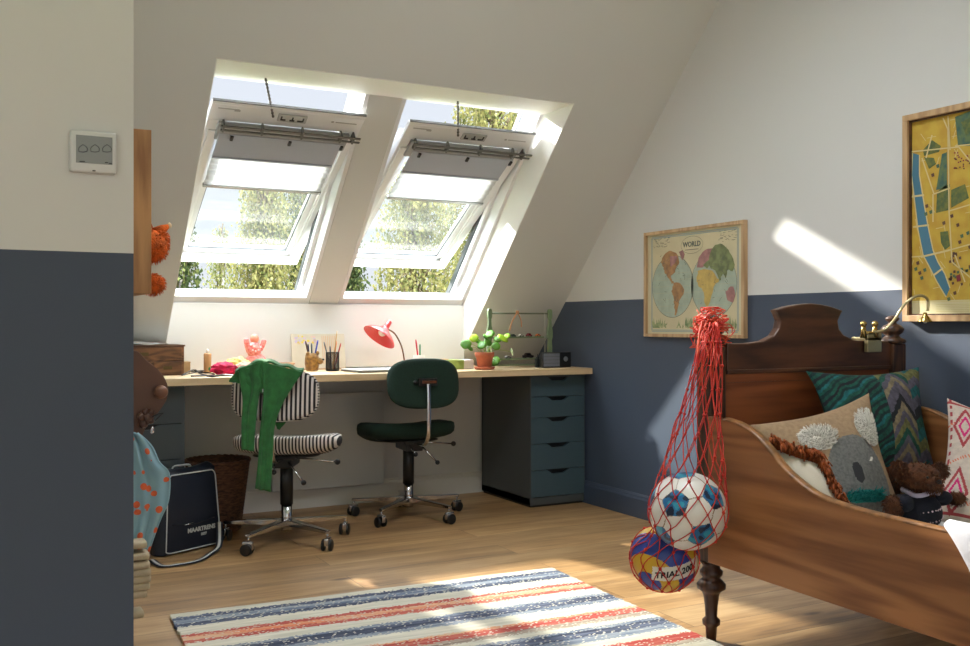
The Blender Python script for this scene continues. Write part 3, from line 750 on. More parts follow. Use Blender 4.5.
b = B(); b.tube([bp(.3, .122, 0)-uy*.005, bp(.4, .125, 0)-uy*.006, bp(.47, .13, 0)-uy*.005], .004, 6, flat=.5); b.obj('zip_pull', M_chrome, e, off=off)
c0 = bp(.62, .092, 0); ud = (bp(.62, .16, 0)-bp(.62, .06, 0)).normalized()
b = B(); 
b.merge(text_bm('MAARTRENS', .026, frame_M(c0-uy*.006, ux, ud, ux.cross(ud)), bold=.0012)); c1 = bp(.66, .066, 0)
b.merge(text_bm('1877', .016, frame_M(c1-uy*.006, ux, ud, ux.cross(ud)), bold=.0008))
b.obj('lettering', mat('print_white', (190, 194, 192), .6), e, off=off, fix=False)
b = B(); hp = [bp(.3, HB-.01, .07), bp(.33, HB+.025, .07), bp(.5, HB+.03, .07), bp(.67, HB+.025, .07), bp(.7, HB-.01, .07)]
b.tube(smooth_poly([tuple(p) for p in hp], 5), .009, 8, flat=.4); b.obj('handle', mat('webbing_white', (196, 198, 194), .7), e, off=off)
b = B(); sp = [atZ(152, 560, .01), atZ(162, 566, .006), atZ(182, 564, .006), atZ(200, 560, .006), atZ(211, 553, .008), atZ(219, 545, .03), bp(.93, .10, .0)-uy*.012+ux*.01]
sp = smooth_poly([tuple(p) for p in sp], 6)
def ribbon(bld, pts, w, side=Vector((0, 0, 1)), th=.002):
    pts = [Vector(p) for p in pts]
    for off_, in ((0,),):
        A = []
        for i, p in enumerate(pts):
            d = (pts[min(i+1, len(pts)-1)]-pts[max(i-1, 0)]).normalized(); s_ = side.cross(d)
            if s_.length < .1: s_ = Vector((1, 0, 0)).cross(d)
            s_.normalize(); A.append((bld.bm.verts.new(p-s_*w/2), bld.bm.verts.new(p+s_*w/2)))
        for i in range(len(A)-1): bld._f((A[i][0], A[i][1], A[i+1][1], A[i+1][0]), True)
ribbon(b, sp, .028); st = b.obj('strap', M_navy, e, off=off, solid=.003)
b = B(); ribbon(b, [Vector(p)+Vector((0, 0, .0022)) for p in sp], .012); b.obj('strap_stripe', mat('webbing_white', (196, 198, 194), .7), st, off=off, solid=.001)

# ------------------------------------------------------------------ RUG
Cc, Bl, Rd, Og, Nv, Br_ = range(6)
def weave(name, c, a): return mat(name, c, .95, alt=a, scale=26, bump=.8, bscale=120, stretch=(.22, 2.6, 1))
RM = [weave('rag_cream', (214, 208, 190), (188, 184, 166)), weave('rag_blue', (92, 106, 128), (150, 156, 160)), weave('rag_red', (160, 48, 42), (188, 100, 84)), weave('rag_orange', (212, 124, 84), (206, 170, 136)), weave('rag_navy', (44, 52, 74), (92, 100, 120)), weave('rag_taupe', (128, 108, 96), (176, 164, 146))]
ST = [(.045, Cc), (.075, Nv), (.12, Bl), (.155, Nv), (.235, Cc), (.262, Rd), (.30, Og), (.33, Rd), (.40, Cc), (.42, Bl), (.475, Nv), (.505, Bl), (.585, Cc), (.60, Og), (.65, Rd), (.69, Br_), (.725, Cc), (.745, Bl), (.80, Nv), (.845, Bl), (.895, Cc), (.96, Rd), (.985, Br_), (1.07, Cc), (1.10, Nv), (1.16, Bl), (1.24, Cc), (1.30, Og), (1.38, Cc), (1.46, Nv), (1.55, Cc), (1.60, Rd), (1.70, Cc)]
def rmat(d, x):
    d += .007*noise.noise(Vector((x*6, d*40, 1)))+rnd.gauss(0, .0035)
    if rnd.random() < .07: return Cc
    for lim, c in ST:
        if d < lim: return c
    return Cc
b = B(); RW, RL = 1.462, 1.70; NV = 340
def rfn(i, j):
    edge = .004*noise.noise(Vector((i*3, j*60, 5)))
    x = i*RW+(edge*2 if i in (0, 1) else 0); y = -j*RL
    wv = .0018*math.sin(j*NV*PI)+.002*noise.noise(Vector((x*3, y*3, 0)))
    return Vector((x, y+.012*noise.noise(Vector((x*1.5, 0, 2))), .009+wv))
b.grid(rfn, 210, NV, smooth=False, mf=lambda i, j: rmat(j*RL, i*RW))
o = b.obj('striped_rug', RM, solid=.010, fix=False); o.location = (.612, 3.365, 0); o.rotation_euler = (0, 0, math.radians(-2.6))
md = o.modifiers['Solidify']; md.offset = -.0
tag(o, 'handwoven rag rug on the oak floor, striped cream, blue, red and orange', 'rug')

# ------------------------------------------------------------------ BED
e = thing('wooden_bed', 'antique wooden bed with crested headboard and scooped sides against the blue wall', 'bed', (2.5, 1.4, 0)); off = tuple(e.location)
PX0, PX1, PY = 2.052, 2.876, 2.335
YF = .42
legp = [(.015, 0), (.018, .045), (.027, .053), (.028, .066), (.018, .076), (.020, .11), (.025, .145), (.030, .155), (.044, .165), (.045, .178), (.034, .190), (.026, .198), (.034, .206), (.036, .218), (.028, .226), (.027, .236), (.036, .25)]
def post(x, y, zt):
    p = B().box((x-.032, y-.032, .25), (x+.032, y+.032, zt)); po = p.obj('post', M_turn, e, off=off, bevel=.004)
    B().lathe([(.030, 0), (.044, .004), (.046, .014), (.03, .022), (.022, .03), (.034, .04), (.040, .052), (.030, .064), (.016, .070), (.013, .076), (.022, .084), (.024, .09), (.014, .097), (0, .10)], 24, c=(x, y, zt)).obj('finial', M_turn, po, off=off)
    B().lathe(legp, 24, c=(x, y, 0)).obj('leg', M_turn, po, off=off)
post(PX0, PY, .915); post(PX1, PY, .915); post(PX0, YF, .70); post(PX1, YF, .70)
b = B().box((PX0+.03, PY-.012, .27), (PX1-.03, PY+.012, .838)); b.obj('headboard_panel', M_pineX, e, off=off)
b = B()
for z in (.80, .66): b.box((PX0+.03, PY-.0135, z), (PX1-.03, PY-.0115, z+.0015))
b.obj('board_joint', M_walnut, e, off=off)
_cp = [(2.10, .925), (2.19, .924), (2.255, .93), (2.30, .948), (2.322, .972), (2.328, .998), (2.318, 1.018), (2.308, 1.030), (2.36, 1.042), (2.42, 1.050), (2.48, 1.053), (2.54, 1.050), (2.60, 1.042), (2.648, 1.030), (2.636, 1.015), (2.624, .995), (2.630, .968), (2.652, .948), (2.70, .931), (2.77, .925), (2.885, .925)]
cp = [(x if x < 2.4 else x-.036*min(1, (x-2.4)/.18), z) for x, z in _cp]
P = [(x, PY-.018, z) for x, z in [(2.10, .835)]+cp+[(2.849, .835)]]
b = B().prism(P, (0, .032, 0)); b.obj('crest_board', M_walnut, e, off=off, bevel=.004)
b = B().box((2.10, PY-.022, .828), (2.849, PY-.010, .842)); b.obj('moulding', M_walnut, e, off=off, bevel=.003)
def rail(x, s):
    top = [(2.31, .702), (2.24, .697), (2.19, .690), (2.149, .678), (2.11, .662), (2.075, .640), (2.045, .617), (2.017, .592), (1.98, .567), (1.94, .547), (1.89, .527), (1.837, .516), (1.77, .509), (1.695, .505), (1.5, .501), (1.25, .50), (1.05, .505), (.95, .515), (.86, .54), (.78, .58), (.70, .62), (.60, .64), (.44, .645)]
    P = [(x, y, z) for y, z in top]+[(x, .44, .235), (x, 2.31, .253)]
    b = B().prism(P, (.028*s, 0, 0)); r_ = b.obj('side_rail', M_pine, e, off=off, bevel=.003)
    b = B(); b.tube([(x+.014*s, y, z+.001) for y, z in smooth_poly(top[1:-1], 3)], .016, 8, flat=.45); b.obj('rail_edge', mat('rail_edge_wood', (164, 112, 62), .4, var=.3, scale=30), r_, off=off)
    # a long groove of darker, worn planks
rail(2.016, 1); rail(2.906, -1)
b = B().box((PX0+.03, YF-.012, .25), (PX1-.03, YF+.012, .66)); b.obj('footboard_panel', M_pineX, e, off=off)
b = B()
for k in range(13): b.box((2.058, .52+k*.14, .275), (2.874, .58+k*.14, .29))
b.obj('slats', M_pineX, e, off=off)
b = B().box((2.064, .45, .291), (2.872, 2.30, .385), bev=.02); tag(b.obj('mattress', mat('mattress_cotton', (206, 204, 196), .9, bump=.2), origin=(2.5, 1.4, .291)), 'thin pale mattress lying inside the wooden bed', 'mattress')

# ------------------------------------------------------------------ CUSHIONS
def cushion(name, label, cn, th, fn, mats, n=90, tufts=None, sm=True):
    """cn: TL, TR, BR, BL corners in space; fn(x,y) -> material index with x,y in 0..1, y up"""
    TL, TR, BR, BL = [Vector(c) for c in cn]; ctr = (TL+TR+BR+BL)/4
    nr = (TR-TL).cross(BL-TL).normalized()
    if nr.dot(CAM-ctr) < 0: nr = -nr
    def P(x, y, side, bul=1.0):
        px = x+(.5-x)*.14*math.sin(PI*y)*abs(2*x-1)**2; py = y+(.5-y)*.14*math.sin(PI*x)*abs(2*y-1)**2
        p = BL*(1-px)*(1-py)+BR*px*(1-py)+TR*px*py+TL*(1-px)*py
        h = (max(0, math.sin(PI*x))*max(0, math.sin(PI*y)))**.45*th*.5
        h += .004*noise.noise(Vector((x*4, y*4, th*50)))*min(1, 6*min(x, 1-x, y, 1-y))
        return p+nr*h*side*bul
    e = thing(name, label, 'cushion', tuple(ctr)); off = tuple(ctr)
    b = B(); b.grid(lambda i, j: P(i, j, 1), n, n, mf=fn); b.grid(lambda i, j: P(i, j, -1), 24, 24, mf=lambda i, j: 0)
    bmesh.ops.remove_doubles(b.bm, verts=b.bm.verts[:], dist=.0002)
    b.obj('cover', mats, e, off=off)
    return e, P, nr, off
def A(u, v, Y): return atY(u, v, Y)
# 1 chevron cushion
def chev(x, y):
    if x < .52: # green marled knit, diagonal bands
        t = (y*1.2-x*.9)*26+noise.noise(Vector((x*8, y*8, 2)))*1.2
        return (0, 1, 0, 2, 1, 0, 5)[int(t) % 7]
    if x > .80:
        t = (y*10)+abs(x-.9)*6
        return (2, 3, 4, 2, 0, 5, 3)[int(t) % 7]
    t = (y*1.0+abs(x-.66)*1.5)*13+noise.noise(Vector((x*20, y*20, 5)))*.25
    return (3, 3, 6, 3, 0, 4, 3, 6, 5)[int(t) % 9]
CM = [mat('knit_green', (16, 84, 70), .95, var=.35, scale=60, bump=.5, bscale=300), mat('knit_deep_green', (10, 46, 44), .95, var=.3, scale=60), mat('knit_teal', (22, 104, 106), .95, var=.3, scale=60), mat('knit_grey_violet', (92, 88, 104), .95, var=.25, scale=60, bump=.5, bscale=300), mat('knit_olive', (120, 118, 68), .95, var=.3, scale=60), mat('knit_black', (22, 24, 30), .95), mat('knit_sand', (140, 126, 98), .95, var=.25, scale=60)]
cushion('chevron_cushion', 'green and grey knitted cushion with zigzag chevrons leaning on the headboard', [A(806, 371, 2.27), A(919, 367, 2.26), A(936, 474, 2.10), A(838, 476, 2.10)], .11, chev, CM, 110)
# 2 koala cushion
def ell(x, y, cx, cy, a, c, rot=0):
    dx, dy = x-cx, y-cy; cr_, sr = math.cos(rot), math.sin(rot); X, Y = dx*cr_+dy*sr, -dx*sr+dy*cr_
    return (X/a)**2+(Y/c)**2 < 1
KC = [A(750, 425, 2.215), A(869, 393, 2.17), A(906, 522, 1.95), A(796, 532, 2.03)]
def koala(x, y):
    if ell(x, y, .60, .36, .045, .085, .1): return 2
    if ell(x, y, .76, .45, .030, .012, .6): return 1
    if y < .22 and ell(x, y, .62, .16, .20, .055): return 4
    if ell(x, y, .61, .27, .28, .40): return 3
    if ell(x, y, .37, .70, .15, .11, -.5) or ell(x, y, .84, .70, .12, .15, .3): return 1
    return 0
KM = [mat('sand_linen', (166, 138, 106), .95, var=.1, scale=80, bump=.25, bscale=500), mat('fluffy_white', (232, 228, 216), .98, bump=.8, bscale=160), mat('nose_charcoal', (48, 48, 50), .9), mat('felt_grey', (122, 122, 118), .95, var=.18, scale=120, bump=.4, bscale=400), mat('teal_wool', (20, 120, 116), .95)]
e, P, nr, off = cushion('koala_cushion', 'sand coloured cushion with a grey koala face and white fluffy ears', KC, .13, koala, KM, 120)
R = random.Random(3)
for (cx, cy, a, c, rot) in ((.37, .70, .15, .11, -.5), (.84, .70, .12, .15, .3)):
    b = B()
    for k in range(420):
        t_ = R.random()*2*PI; rr_ = math.sqrt(R.random()); x = cx+a*rr_*math.cos(t_)*.98; y = cy+c*rr_*math.sin(t_)*.98
        p = P(min(.97, x), min(.97, y), 1); q = P(min(.99, x+.03*math.cos(t_)), min(.99, y+.03*math.sin(t_)+.02), 1)+nr*.008
        b.tube([p-nr*.001, (p+q)/2+nr*.005, q], [.0016, .0012, .0005], 3)
    b.obj('fluffy_ear', KM[1], e, off=off)
b = B()
for k in range(140):
    x = .62+R.uniform(-.19, .19); y = .16+R.uniform(-.04, .05); p = P(x, y, 1); b.tube([p, p+nr*.012+Vector((R.gauss(0, .006), 0, R.gauss(0, .006)))], [.002, .001], 3)
b.obj('wool_tuft', KM[4], e, off=off)
# 3 white cushion with rust fringe
FC = [A(769, 444, 2.14), A(820, 463, 2.045), A(848, 515, 1.925), A(803, 530, 1.99)]
e, P, nr, off = cushion('fringed_cushion', 'white cushion edged with a rust orange tassel fringe, half hidden by the bed side', FC, .07, lambda x, y: 0, [mat('ivory_cotton', (208, 198, 178), .95, bump=.3, bscale=200)], 60)
b = B()
for k in range(380):
    x = R.uniform(.0, 1.0); sft = R.random()
    p = P(min(.99, max(.01, x)), .95+.04*R.random(), 1) if k % 2 else P(.95+.04*R.random(), 1-.95*x, 1); d = (FC[0]-FC[3]).normalized()*.020+nr*.030+Vector((R.gauss(0, .008), R.gauss(0, .008), R.gauss(.004, .008)))
    q = p+d; b.tube([p, p+d*.6+Vector((0, 0, .008)), q+Vector((0, 0, -.020))], [.0035, .004, .0022], 4)
b.obj('fringe', mat('rust_wool', (170, 84, 32), .95, var=.35, scale=60), e, off=off)
# 4 pink patterned cushion
def line(x, y, x0, y0, x1, y1, w):
    dx, dy = x1-x0, y1-y0; t = max(0, min(1, ((x-x0)*dx+(y-y0)*dy)/(dx*dx+dy*dy)))
    return (x-x0-dx*t)**2+(y-y0-dy*t)**2 < w*w
def diam(x, y, cx, cy, a, c): return abs(x-cx)/a+abs(y-cy)/c
def pinkp(x, y):
    for cx, cy in ((.16, .74), (.16, .22), (.84, .74), (.84, .22)):
        d = diam(x, y, cx, cy, .12, .19)
        if .75 < d < 1: return 1
        if .35 < d < .55: return 2
    for cx in (.5,):
        d = diam(x, y, cx, .5, .26, .40)
        if .86 < d < 1: return 4
        if .70 < d < .76: return 3
    if line(x, y, .42, .72, .5, .5, .018) or line(x, y, .58, .72, .5, .5, .018): return 2
    if line(x, y, .5, .5, .5, .30, .018) or line(x, y, .40, .42, .48, .60, .012): return 5
    if abs(y-.96) < .012 or abs(y-.05) < .012 or (abs(x-.03) < .012 and int(y*30) % 2): return 1
    z = (x*2.2) % 1; q = abs(z-.5)*.5
    if abs(((y*3.0+q) % 1)-.5) < .035 and int((x+y)*60) % 2: return 3
    return 0
PM = [mat('cream_cotton', (206, 190, 176), .95, var=.08, scale=60, bump=.3, bscale=300), mat('stitch_brick', (160, 62, 66), .95), mat('stitch_magenta', (204, 36, 112), .95), mat('stitch_orange', (206, 110, 80), .95), mat('stitch_maroon', (112, 52, 50), .95), mat('stitch_slate', (80, 82, 98), .95)]
cushion('embroidered_cushion', 'cream cushion embroidered with pink and brick red diamonds at the right edge', [A(947, 398, 2.06), A(1064, 428, 1.80), A(1046, 566, 1.66), A(929, 520, 1.90)], .12, pinkp, PM, 130)

# teddy bear ----------------------------------------------------------
tb = A(917, 500, 1.865)
e = thing('teddy_bear', 'brown teddy bear in a dark snow-patterned jumper lying between two cushions', 'teddy bear', tuple(tb)); off = tuple(tb)
def T(u, v, d=0): return atY(u, v, 1.865-d)
M_fur = mat('brown_fur', (104, 60, 32), .98, var=.3, scale=60, bump=1.0, bscale=300)
def furry(bld, R, n, rad):
    bld.bm.faces.ensure_lookup_table(); F = [f for f in bld.bm.faces]
    for k in range(n):
        f = R.choice(F); c = f.calc_center_median(); nn = f.normal if f.normal.length else Vector((0, 0, 1))
        t = (nn+Vector((R.gauss(0, .5), R.gauss(0, .5), R.gauss(0, .5)-.3))).normalized()*rad
        bld.tube([c, c+t*.6, c+t+Vector((0, 0, -rad*.3))], [.0011, .0009, .0003], 3)
def furball(parts, name, mt, par, off, nf, rad, seed=1):
    b = B()
    for c, r in parts: b.ball(c, r, sub=3, ns=.06)
    b.bm.normal_update(); furry(b, random.Random(seed), nf, rad); return b.obj(name, mt, par, off=off, fix=False)
hc = T(918, 477)
hd = furball([(hc, (.066, .058, .040)), (hc+Vector((-.005, -.045, -.012)), (.03, .028, .024)), (T(899, 468), .017), (T(940, 470), .019)], 'head', M_fur, e, off, 1500, .012)
b = B(); b.ball(hc+Vector((-.005, -.072, -.004)), (.009, .006, .007), sub=2); b.obj('nose', M_black, hd, off=off)
b = B(); b.ball(hc+Vector((-.028, -.052, .008)), .004, sub=2); b.obj('eye', M_black, hd, off=off)
b = B(); b.ball(hc+Vector((.020, -.054, .008)), .004, sub=2); b.obj('eye', M_black, hd, off=off)
furball([(T(893, 506), (.026, .024, .03))], 'paw', M_fur, e, off, 350, .009)
furball([(T(957, 499), (.03, .024, .02)), (T(968, 499), (.024, .024, .018))], 'paw', M_fur, e, off, 450, .009, 2)
b = B()
for c, r in ((T(921, 512, .01), (.066, .052, .055)), (T(903, 503, .01), (.032, .03, .026)), (T(941, 498, .01), (.036, .028, .022))): b.ball(c, r, sub=3, ns=.05)
jm = b.obj('jumper', mat('navy_knit', (20, 22, 34), .95, bump=.5, bscale=300), e, off=off)
b = B()
for k in range(34):
    u = 906+(k*13) % 36; v = 500+(k*7) % 22; p = T(u, v); cc = T(921, 512, .01); d = (p-cc); d.y = -.1; dd = Vector((d.x/.066, -1, d.z/.055)); 
    q = (d.x/.066)**2+(d.z/.055)**2
    if q > .8: continue
    b.ball((p.x, cc.y-.052*math.sqrt(1-q)-.001, p.z), .0021 if k % 4 else .003, sub=1)
b.obj('snow_pattern', mat('knit_white_pink', (222, 196, 204), .9), jm, off=off)
b = B(); c_ = T(919, 491, .0); b.tube([c_+Vector((.05*math.cos(a), .045*math.sin(a)-.004, .006*math.sin(a*3))) for a in [2*PI*k/24 for k in range(24)]], .007, 6, closed=True); b.obj('collar', mat('lilac_cotton', (196, 184, 206), .9), e, off=off)

# white blanket hanging over the bed side
b = B()
def bl(i, j):
    # j: 0 on the mattress, over the rail, then down outside
    path = [(2.30, .402), (2.16, .41), (2.07, .47), (2.045, .528), (2.02, .522), (2.005, .48), (2.004, .40), (2.004, .30), (2.006, .18)]
    x, z = interp(smooth_poly(path, 4), j)
    ytop = 1.475-.70*i
    cut = 1-.22*(1-i)   # hangs lower to the right
    yy = ytop-(.16*max(0, j-.5)*2)*(1-i)
    if j > .5:
        f = (j-.5)*2*cut; x2, z2 = interp(smooth_poly(path, 4), .5+f*.5); x, z = x2, z2
    x -= .006*math.sin(i*24+j*2)*(1 if j > .45 else .2)+(.004 if j > .5 else 0)
    return Vector((x-.024, yy, z))
b.grid(bl, 50, 46); o = b.obj('blanket', mat('blanket_white', (196, 196, 202), .95, bump=.3, bscale=60), origin=(2.1, 1.15, .4), solid=.004)
tag(o, 'white cotton blanket hanging over the bed side at the right edge', 'blanket')

# clamp lamp -----------------------------------------------------------
YC = PY-.022
lb = A(874, 345, YC)
e = thing('clamp_lamp', 'small brass clamp lamp with curved arm clipped to the bed headboard', 'lamp', tuple(lb)); off = tuple(lb)
M_brass = mat('aged_brass', (176, 150, 92), .25, 1)
M_brs2 = mat('pale_brass', (204, 190, 146), .3, .8)
b = B()
for u in (863.5, 875): 
    p = A(u, 324, YC-.012); q = A(u, 338, YC-.012); b.ball(p, .0115, sub=2); b.tube([p, q], [.006, .012], 10)
b.tube([A(863, 333, YC-.012), A(877, 333, YC-.012)], .007, 8)
b.obj('thumb_screws', M_brass, e, off=off)
b = B(); a0, a1 = A(867, 332, YC-.014), A(881, 352, YC-.014); b.box((a0.x, YC-.017, a1.z), (a1.x, YC-.002, a0.z), bev=.002); b.box((a0.x, YC-.017, .928), (a1.x, PY+.03, .940), bev=.002); b.box((a0.x, PY+.020, .89), (a1.x, PY+.03, .935)); b.obj('clamp', M_brs2, e, off=off)
b = B(); ap = [A(872, 332, YC-.012), A(884, 330, YC-.03), A(895, 319, YC-.05), A(904, 305, YC-.07), A(914, 297, YC-.09), A(923, 296, YC-.10), A(928, 301, YC-.10), A(927.5, 311, YC-.10)]
b.tube(smooth_poly([tuple(p) for p in ap], 6), .0048, 8); b.obj('arm', M_brs2, e, off=off)
b = B(); hc = A(925, 317, YC-.10); b.lathe([(0, .016), (.006, .015), (.008, .006), (.015, -.002), (.023, -.014), (.024, -.018), (.021, -.017), (.012, -.004), (0, .0)], 20, c=tuple(hc)); sh = b.obj('lamp_head', M_brass, e, off=off)
b = B(); b.ball(hc+Vector((0, 0, -.012)), .010, sub=2); b.obj('bulb', mat('bulb_glass', (230, 226, 210), .15), sh, off=off)

# ------------------------------------------------------------------ NET BAG WITH BALLS
fc, fr = Vector((1.846, 2.200, .4455)), .1115
vc, vr = Vector((1.868, 2.335, .280)), .102
b = B()
# football: white shell, hexagon panels with blue black prints
def foot(i, j):
    a = 2*PI*i; t = PI*j; return fc+Vector((math.cos(a)*math.sin(t), math.sin(a)*math.sin(t), math.cos(t)))*fr
t = bmesh.new(); bmesh.ops.create_icosphere(t, subdivisions=1, radius=1); ic = [v.co.normalized() for v in t.verts][:12]; t.free()
ico12 = []
ph = (1+5**.5)/2
for s1 in (-1, 1):
    for s2 in (-1, 1): ico12 += [Vector((0, s1, s2*ph)).normalized(), Vector((s1, s2*ph, 0)).normalized(), Vector((s2*ph, 0, s1)).normalized()]
Rb = Matrix.Rotation(.5, 3, 'X') @ Matrix.Rotation(.3, 3, 'Z')
ico12 = [Rb @ v for v in ico12]
hex20 = []
for i_ in range(12):
    for j_ in range(i_+1, 12):
        for k_ in range(j_+1, 12):
            if ico12[i_].dot(ico12[j_]) > .4 and ico12[i_].dot(ico12[k_]) > .4 and ico12[j_].dot(ico12[k_]) > .4: hex20.append((ico12[i_]+ico12[j_]+ico12[k_]).normalized())
def fidx(p):
    m12 = max(p.dot(v) for v in ico12); m20 = sorted((p.dot(v) for v in hex20), reverse=True)
    if m12-.010 > m20[0]:
        q = noise.noise(p*5); return 2 if q > .15 else (3 if q < -.2 else 1)
    if m20[0]-m20[1] < .010 or m20[0]-(m12-.010) < .006: return 4
    return 0
NBm = [mat('ball_white', (222, 220, 210), .35), mat('ball_blue', (28, 104, 152), .35), mat('ball_navy', (18, 34, 60), .35), mat('ball_teal', (40, 150, 176), .35), mat('ball_seam', (150, 128, 96), .5)]
for nm, C_, R_, fi, mats_, lab in (('football', fc, fr, fidx, NBm, 'white football with blue patches, upper ball in the red net'),):
    b = B(); tt = bmesh.new(); bmesh.ops.create_icosphere(tt, subdivisions=6, radius=1)
    for f in tt.faces: f.material_index = fi(f.calc_center_median().normalized())
    for v in tt.verts: v.co = v.co*R_
    for f in tt.faces: f.smooth = True
    me = bpy.data.meshes.new(nm); tt.to_mesh(me); tt.free(); o = bpy.data.objects.new(nm, me); COL.objects.link(o); o.location = C_
    for m in mats_: me.materials.append(m)
    tag(o, lab, 'ball', None)
VDIR = ((CAM-vc).normalized()+Vector((.34, 0, -.42))).normalized(); VTX = Vector((0, 0, 1)).cross(VDIR).normalized(); VTY = VDIR.cross(VTX)
def vidx(p):
    if p.dot(VDIR) > 0 and abs(p.dot(VTY)-.15*p.dot(VTX)) < .22 and -.62 < p.dot(VTX) < .8: return 2
    # swirling panels of blue, yellow and white
    a = math.atan2(p.x, -p.y); t_ = p.z
    s_ = (p.x*.8+p.z*.62)*3.1+(p.y)*.8
    return (0, 1, 0, 0, 1)[int((s_+9)*1.0) % 5]
b = B(); tt = bmesh.new(); bmesh.ops.create_icosphere(tt, subdivisions=6, radius=1)
for f in tt.faces: f.material_index = vidx(f.calc_center_median().normalized()); f.smooth = True
for v in tt.verts: v.co = v.co*vr
me = bpy.data.meshes.new('volleyball'); tt.to_mesh(me); tt.free(); vb = bpy.data.objects.new('volleyball', me); COL.objects.link(vb); vb.location = vc
for m in (mat('volley_blue', (34, 60, 138), .4), mat('volley_yellow', (206, 164, 40), .4), mat('volley_white', (218, 214, 200), .4)): me.materials.append(m)
tag(vb, 'blue and yellow volleyball, lower ball in the red net', 'ball')
# lettering wrapped round the ball
vd = (CAM-vc).normalized(); dirp = VDIR
tx = Vector((0, 0, 1)).cross(dirp).normalized(); ty = dirp.cross(tx); rot = -.12
tm = text_bm('TRIAL 200', .027, Matrix.Identity(4), depth=.0003, bold=.0008)
for v in tm.verts:
    a = v.co.x/vr; c = v.co.y/vr+a*.22
    d = (dirp*math.cos(a)*math.cos(c)+tx*math.sin(a)*math.cos(c)+ty*math.sin(c)).normalized()
    v.co = d*(vr+.0012)
b = B(); b.merge(tm); b.obj('lettering', mat('print_black', (24, 24, 26), .6), vb, fix=False)

top = Vector((PX0, PY, 1.005))
M_net = mat('net_cord', (186, 26, 24), .6, alt=(206, 58, 36), scale=8)
balls = [(fc, fr), (vc, vr)]
def ctr(z):
    pts = [(.15, vc), (.29, vc), (.36, (vc+fc)/2), (.424, fc), (.60, Vector((1.89, 2.225, 0))), (.80, Vector((1.96, 2.262, 0))), (1.0, Vector((2.03, 2.285, 0)))]
    for i in range(len(pts)-1):
        if z <= pts[i+1][0]:
            f = max(0, (z-pts[i][0])/(pts[i+1][0]-pts[i][0])); a, c = pts[i][1], pts[i+1][1]; return Vector((a.x*(1-f)+c.x*f, a.y*(1-f)+c.y*f, z))
    return Vector((pts[-1][1].x, pts[-1][1].y, z))
def netpt(th, z):
    c = ctr(z); d = Vector((math.cos(th), math.sin(th), 0)); r = 0
    for bc, br_ in balls:
        if abs(z-bc.z) < br_:
            rr_ = math.sqrt(br_*br_-(z-bc.z)**2)+.003; w_ = Vector((bc.x-c.x, bc.y-c.y, 0)); pr = w_.dot(d); dis = rr_*rr_-(w_.length_squared-pr*pr)
            if dis > 0: r = max(r, pr+math.sqrt(dis))
    if z > fc.z+.02:
        f = (z-fc.z-.02)/(.93-fc.z-.02); r = max(r, (.114*(1-f)+.030*f)*(1-.10*math.sin(PI*min(1, f)))+.004*math.sin(th*5+z*30))
    if z < vc.z-vr*.55:
        r = max(r, .012)
    elif vc.z < z < fc.z: r = max(r, .080)
    p = c+d*r
    if p.x > 2.012: p.x = 2.012-(.0 if z > .72 else 0)
    if z > .70 and p.y > 2.296: p.y = 2.296
    return p
b = B(); N = 12; zs = [.99, .93, .86, .79, .72, .655, .59, .54, .50, .455, .41, .365, .32, .27, .225, .192, .178]
b1 = B()
for sgn in (1, -1):
    for i in range(N):
        pts = []
        for j in range(len(zs)-1):
            for q in range(4):
                f = (j+q/4)/1.0; z = zs[j]+(zs[j+1]-zs[j])*q/4
                th = 2*PI*(i+sgn*.5*((f % 2) if (f % 2) <= 1 else 2-(f % 2))+(0 if sgn > 0 else 0))/N
                pts.append(netpt(th, z))
        pts.append(netpt(2*PI*i/N, zs[-1]))
        b.tube(pts, .0016, 5)
for j in range(1, len(zs)-1, 1):
    for i in range(N):
        th = 2*PI*(i+(.5 if j % 2 else 0))/N; p = netpt(th, zs[j]); b.ball(p, .0040 if (i+j) % 2 else .0056, sub=1)
e = thing('net_bag', 'red string ball net hanging from the left bedpost of the headboard', 'net', tuple(top)); off = tuple(top)
b.obj('mesh_cords', M_net, e, off=off)
b = B(); R = random.Random(11)
for k in range(26):
    a0 = R.random()*2*PI; zc = R.uniform(.93, 1.025); r0 = R.uniform(.55, 1.0)*.062*math.sqrt(max(.05, 1-((zc-.945)/.095)**2)); pts = []
    for q in range(14):
        a = a0+q/13*R.uniform(2.5, 5); pts.append(Vector((PX0+math.cos(a)*r0*(1+.25*math.sin(q*2+k)), PY+math.sin(a)*r0*(1+.25*math.cos(q+k)), zc+.020*math.sin(q*(.7+.5*math.sin(k))+k))))
    b.tube(smooth_poly([tuple(p) for p in pts], 2), .0018, 4)
for k in range(15):   # strands falling from the knot to the net
    a = R.random()*2*PI; p0 = Vector((PX0+math.cos(a)*.045, PY-.02+math.sin(a)*.03, 1.0)); z1 = R.uniform(.78, .90); p2 = netpt(R.random()*2*PI, z1)
    p1 = Vector(((p0.x+p2.x)/2-.012, PY-.045, .955)); b.tube(smooth_poly([tuple(p0), tuple(p1), tuple(p2)], 5), .002, 4)
b.obj('cord_bundle', mat('net_cord_bundle', (190, 24, 24), .6, alt=(222, 92, 50), scale=22), e, off=off)
# ------------------------------------------------------------------ WALL MAPS
def poster(name, label, cat, corners, frame_w, t, mats, inner=None):
    pass
XW = XR-.003
def wallP(u, v, lay=0): p = atX(u, v, XR-.020-lay*.0005); p.x = XR-.020-lay*.0005; return p
def poly(bld, pts, lay, mi):
    bld.mi = mi; vs = [bld.bm.verts.new(p) for p in pts]; bld._f(vs)
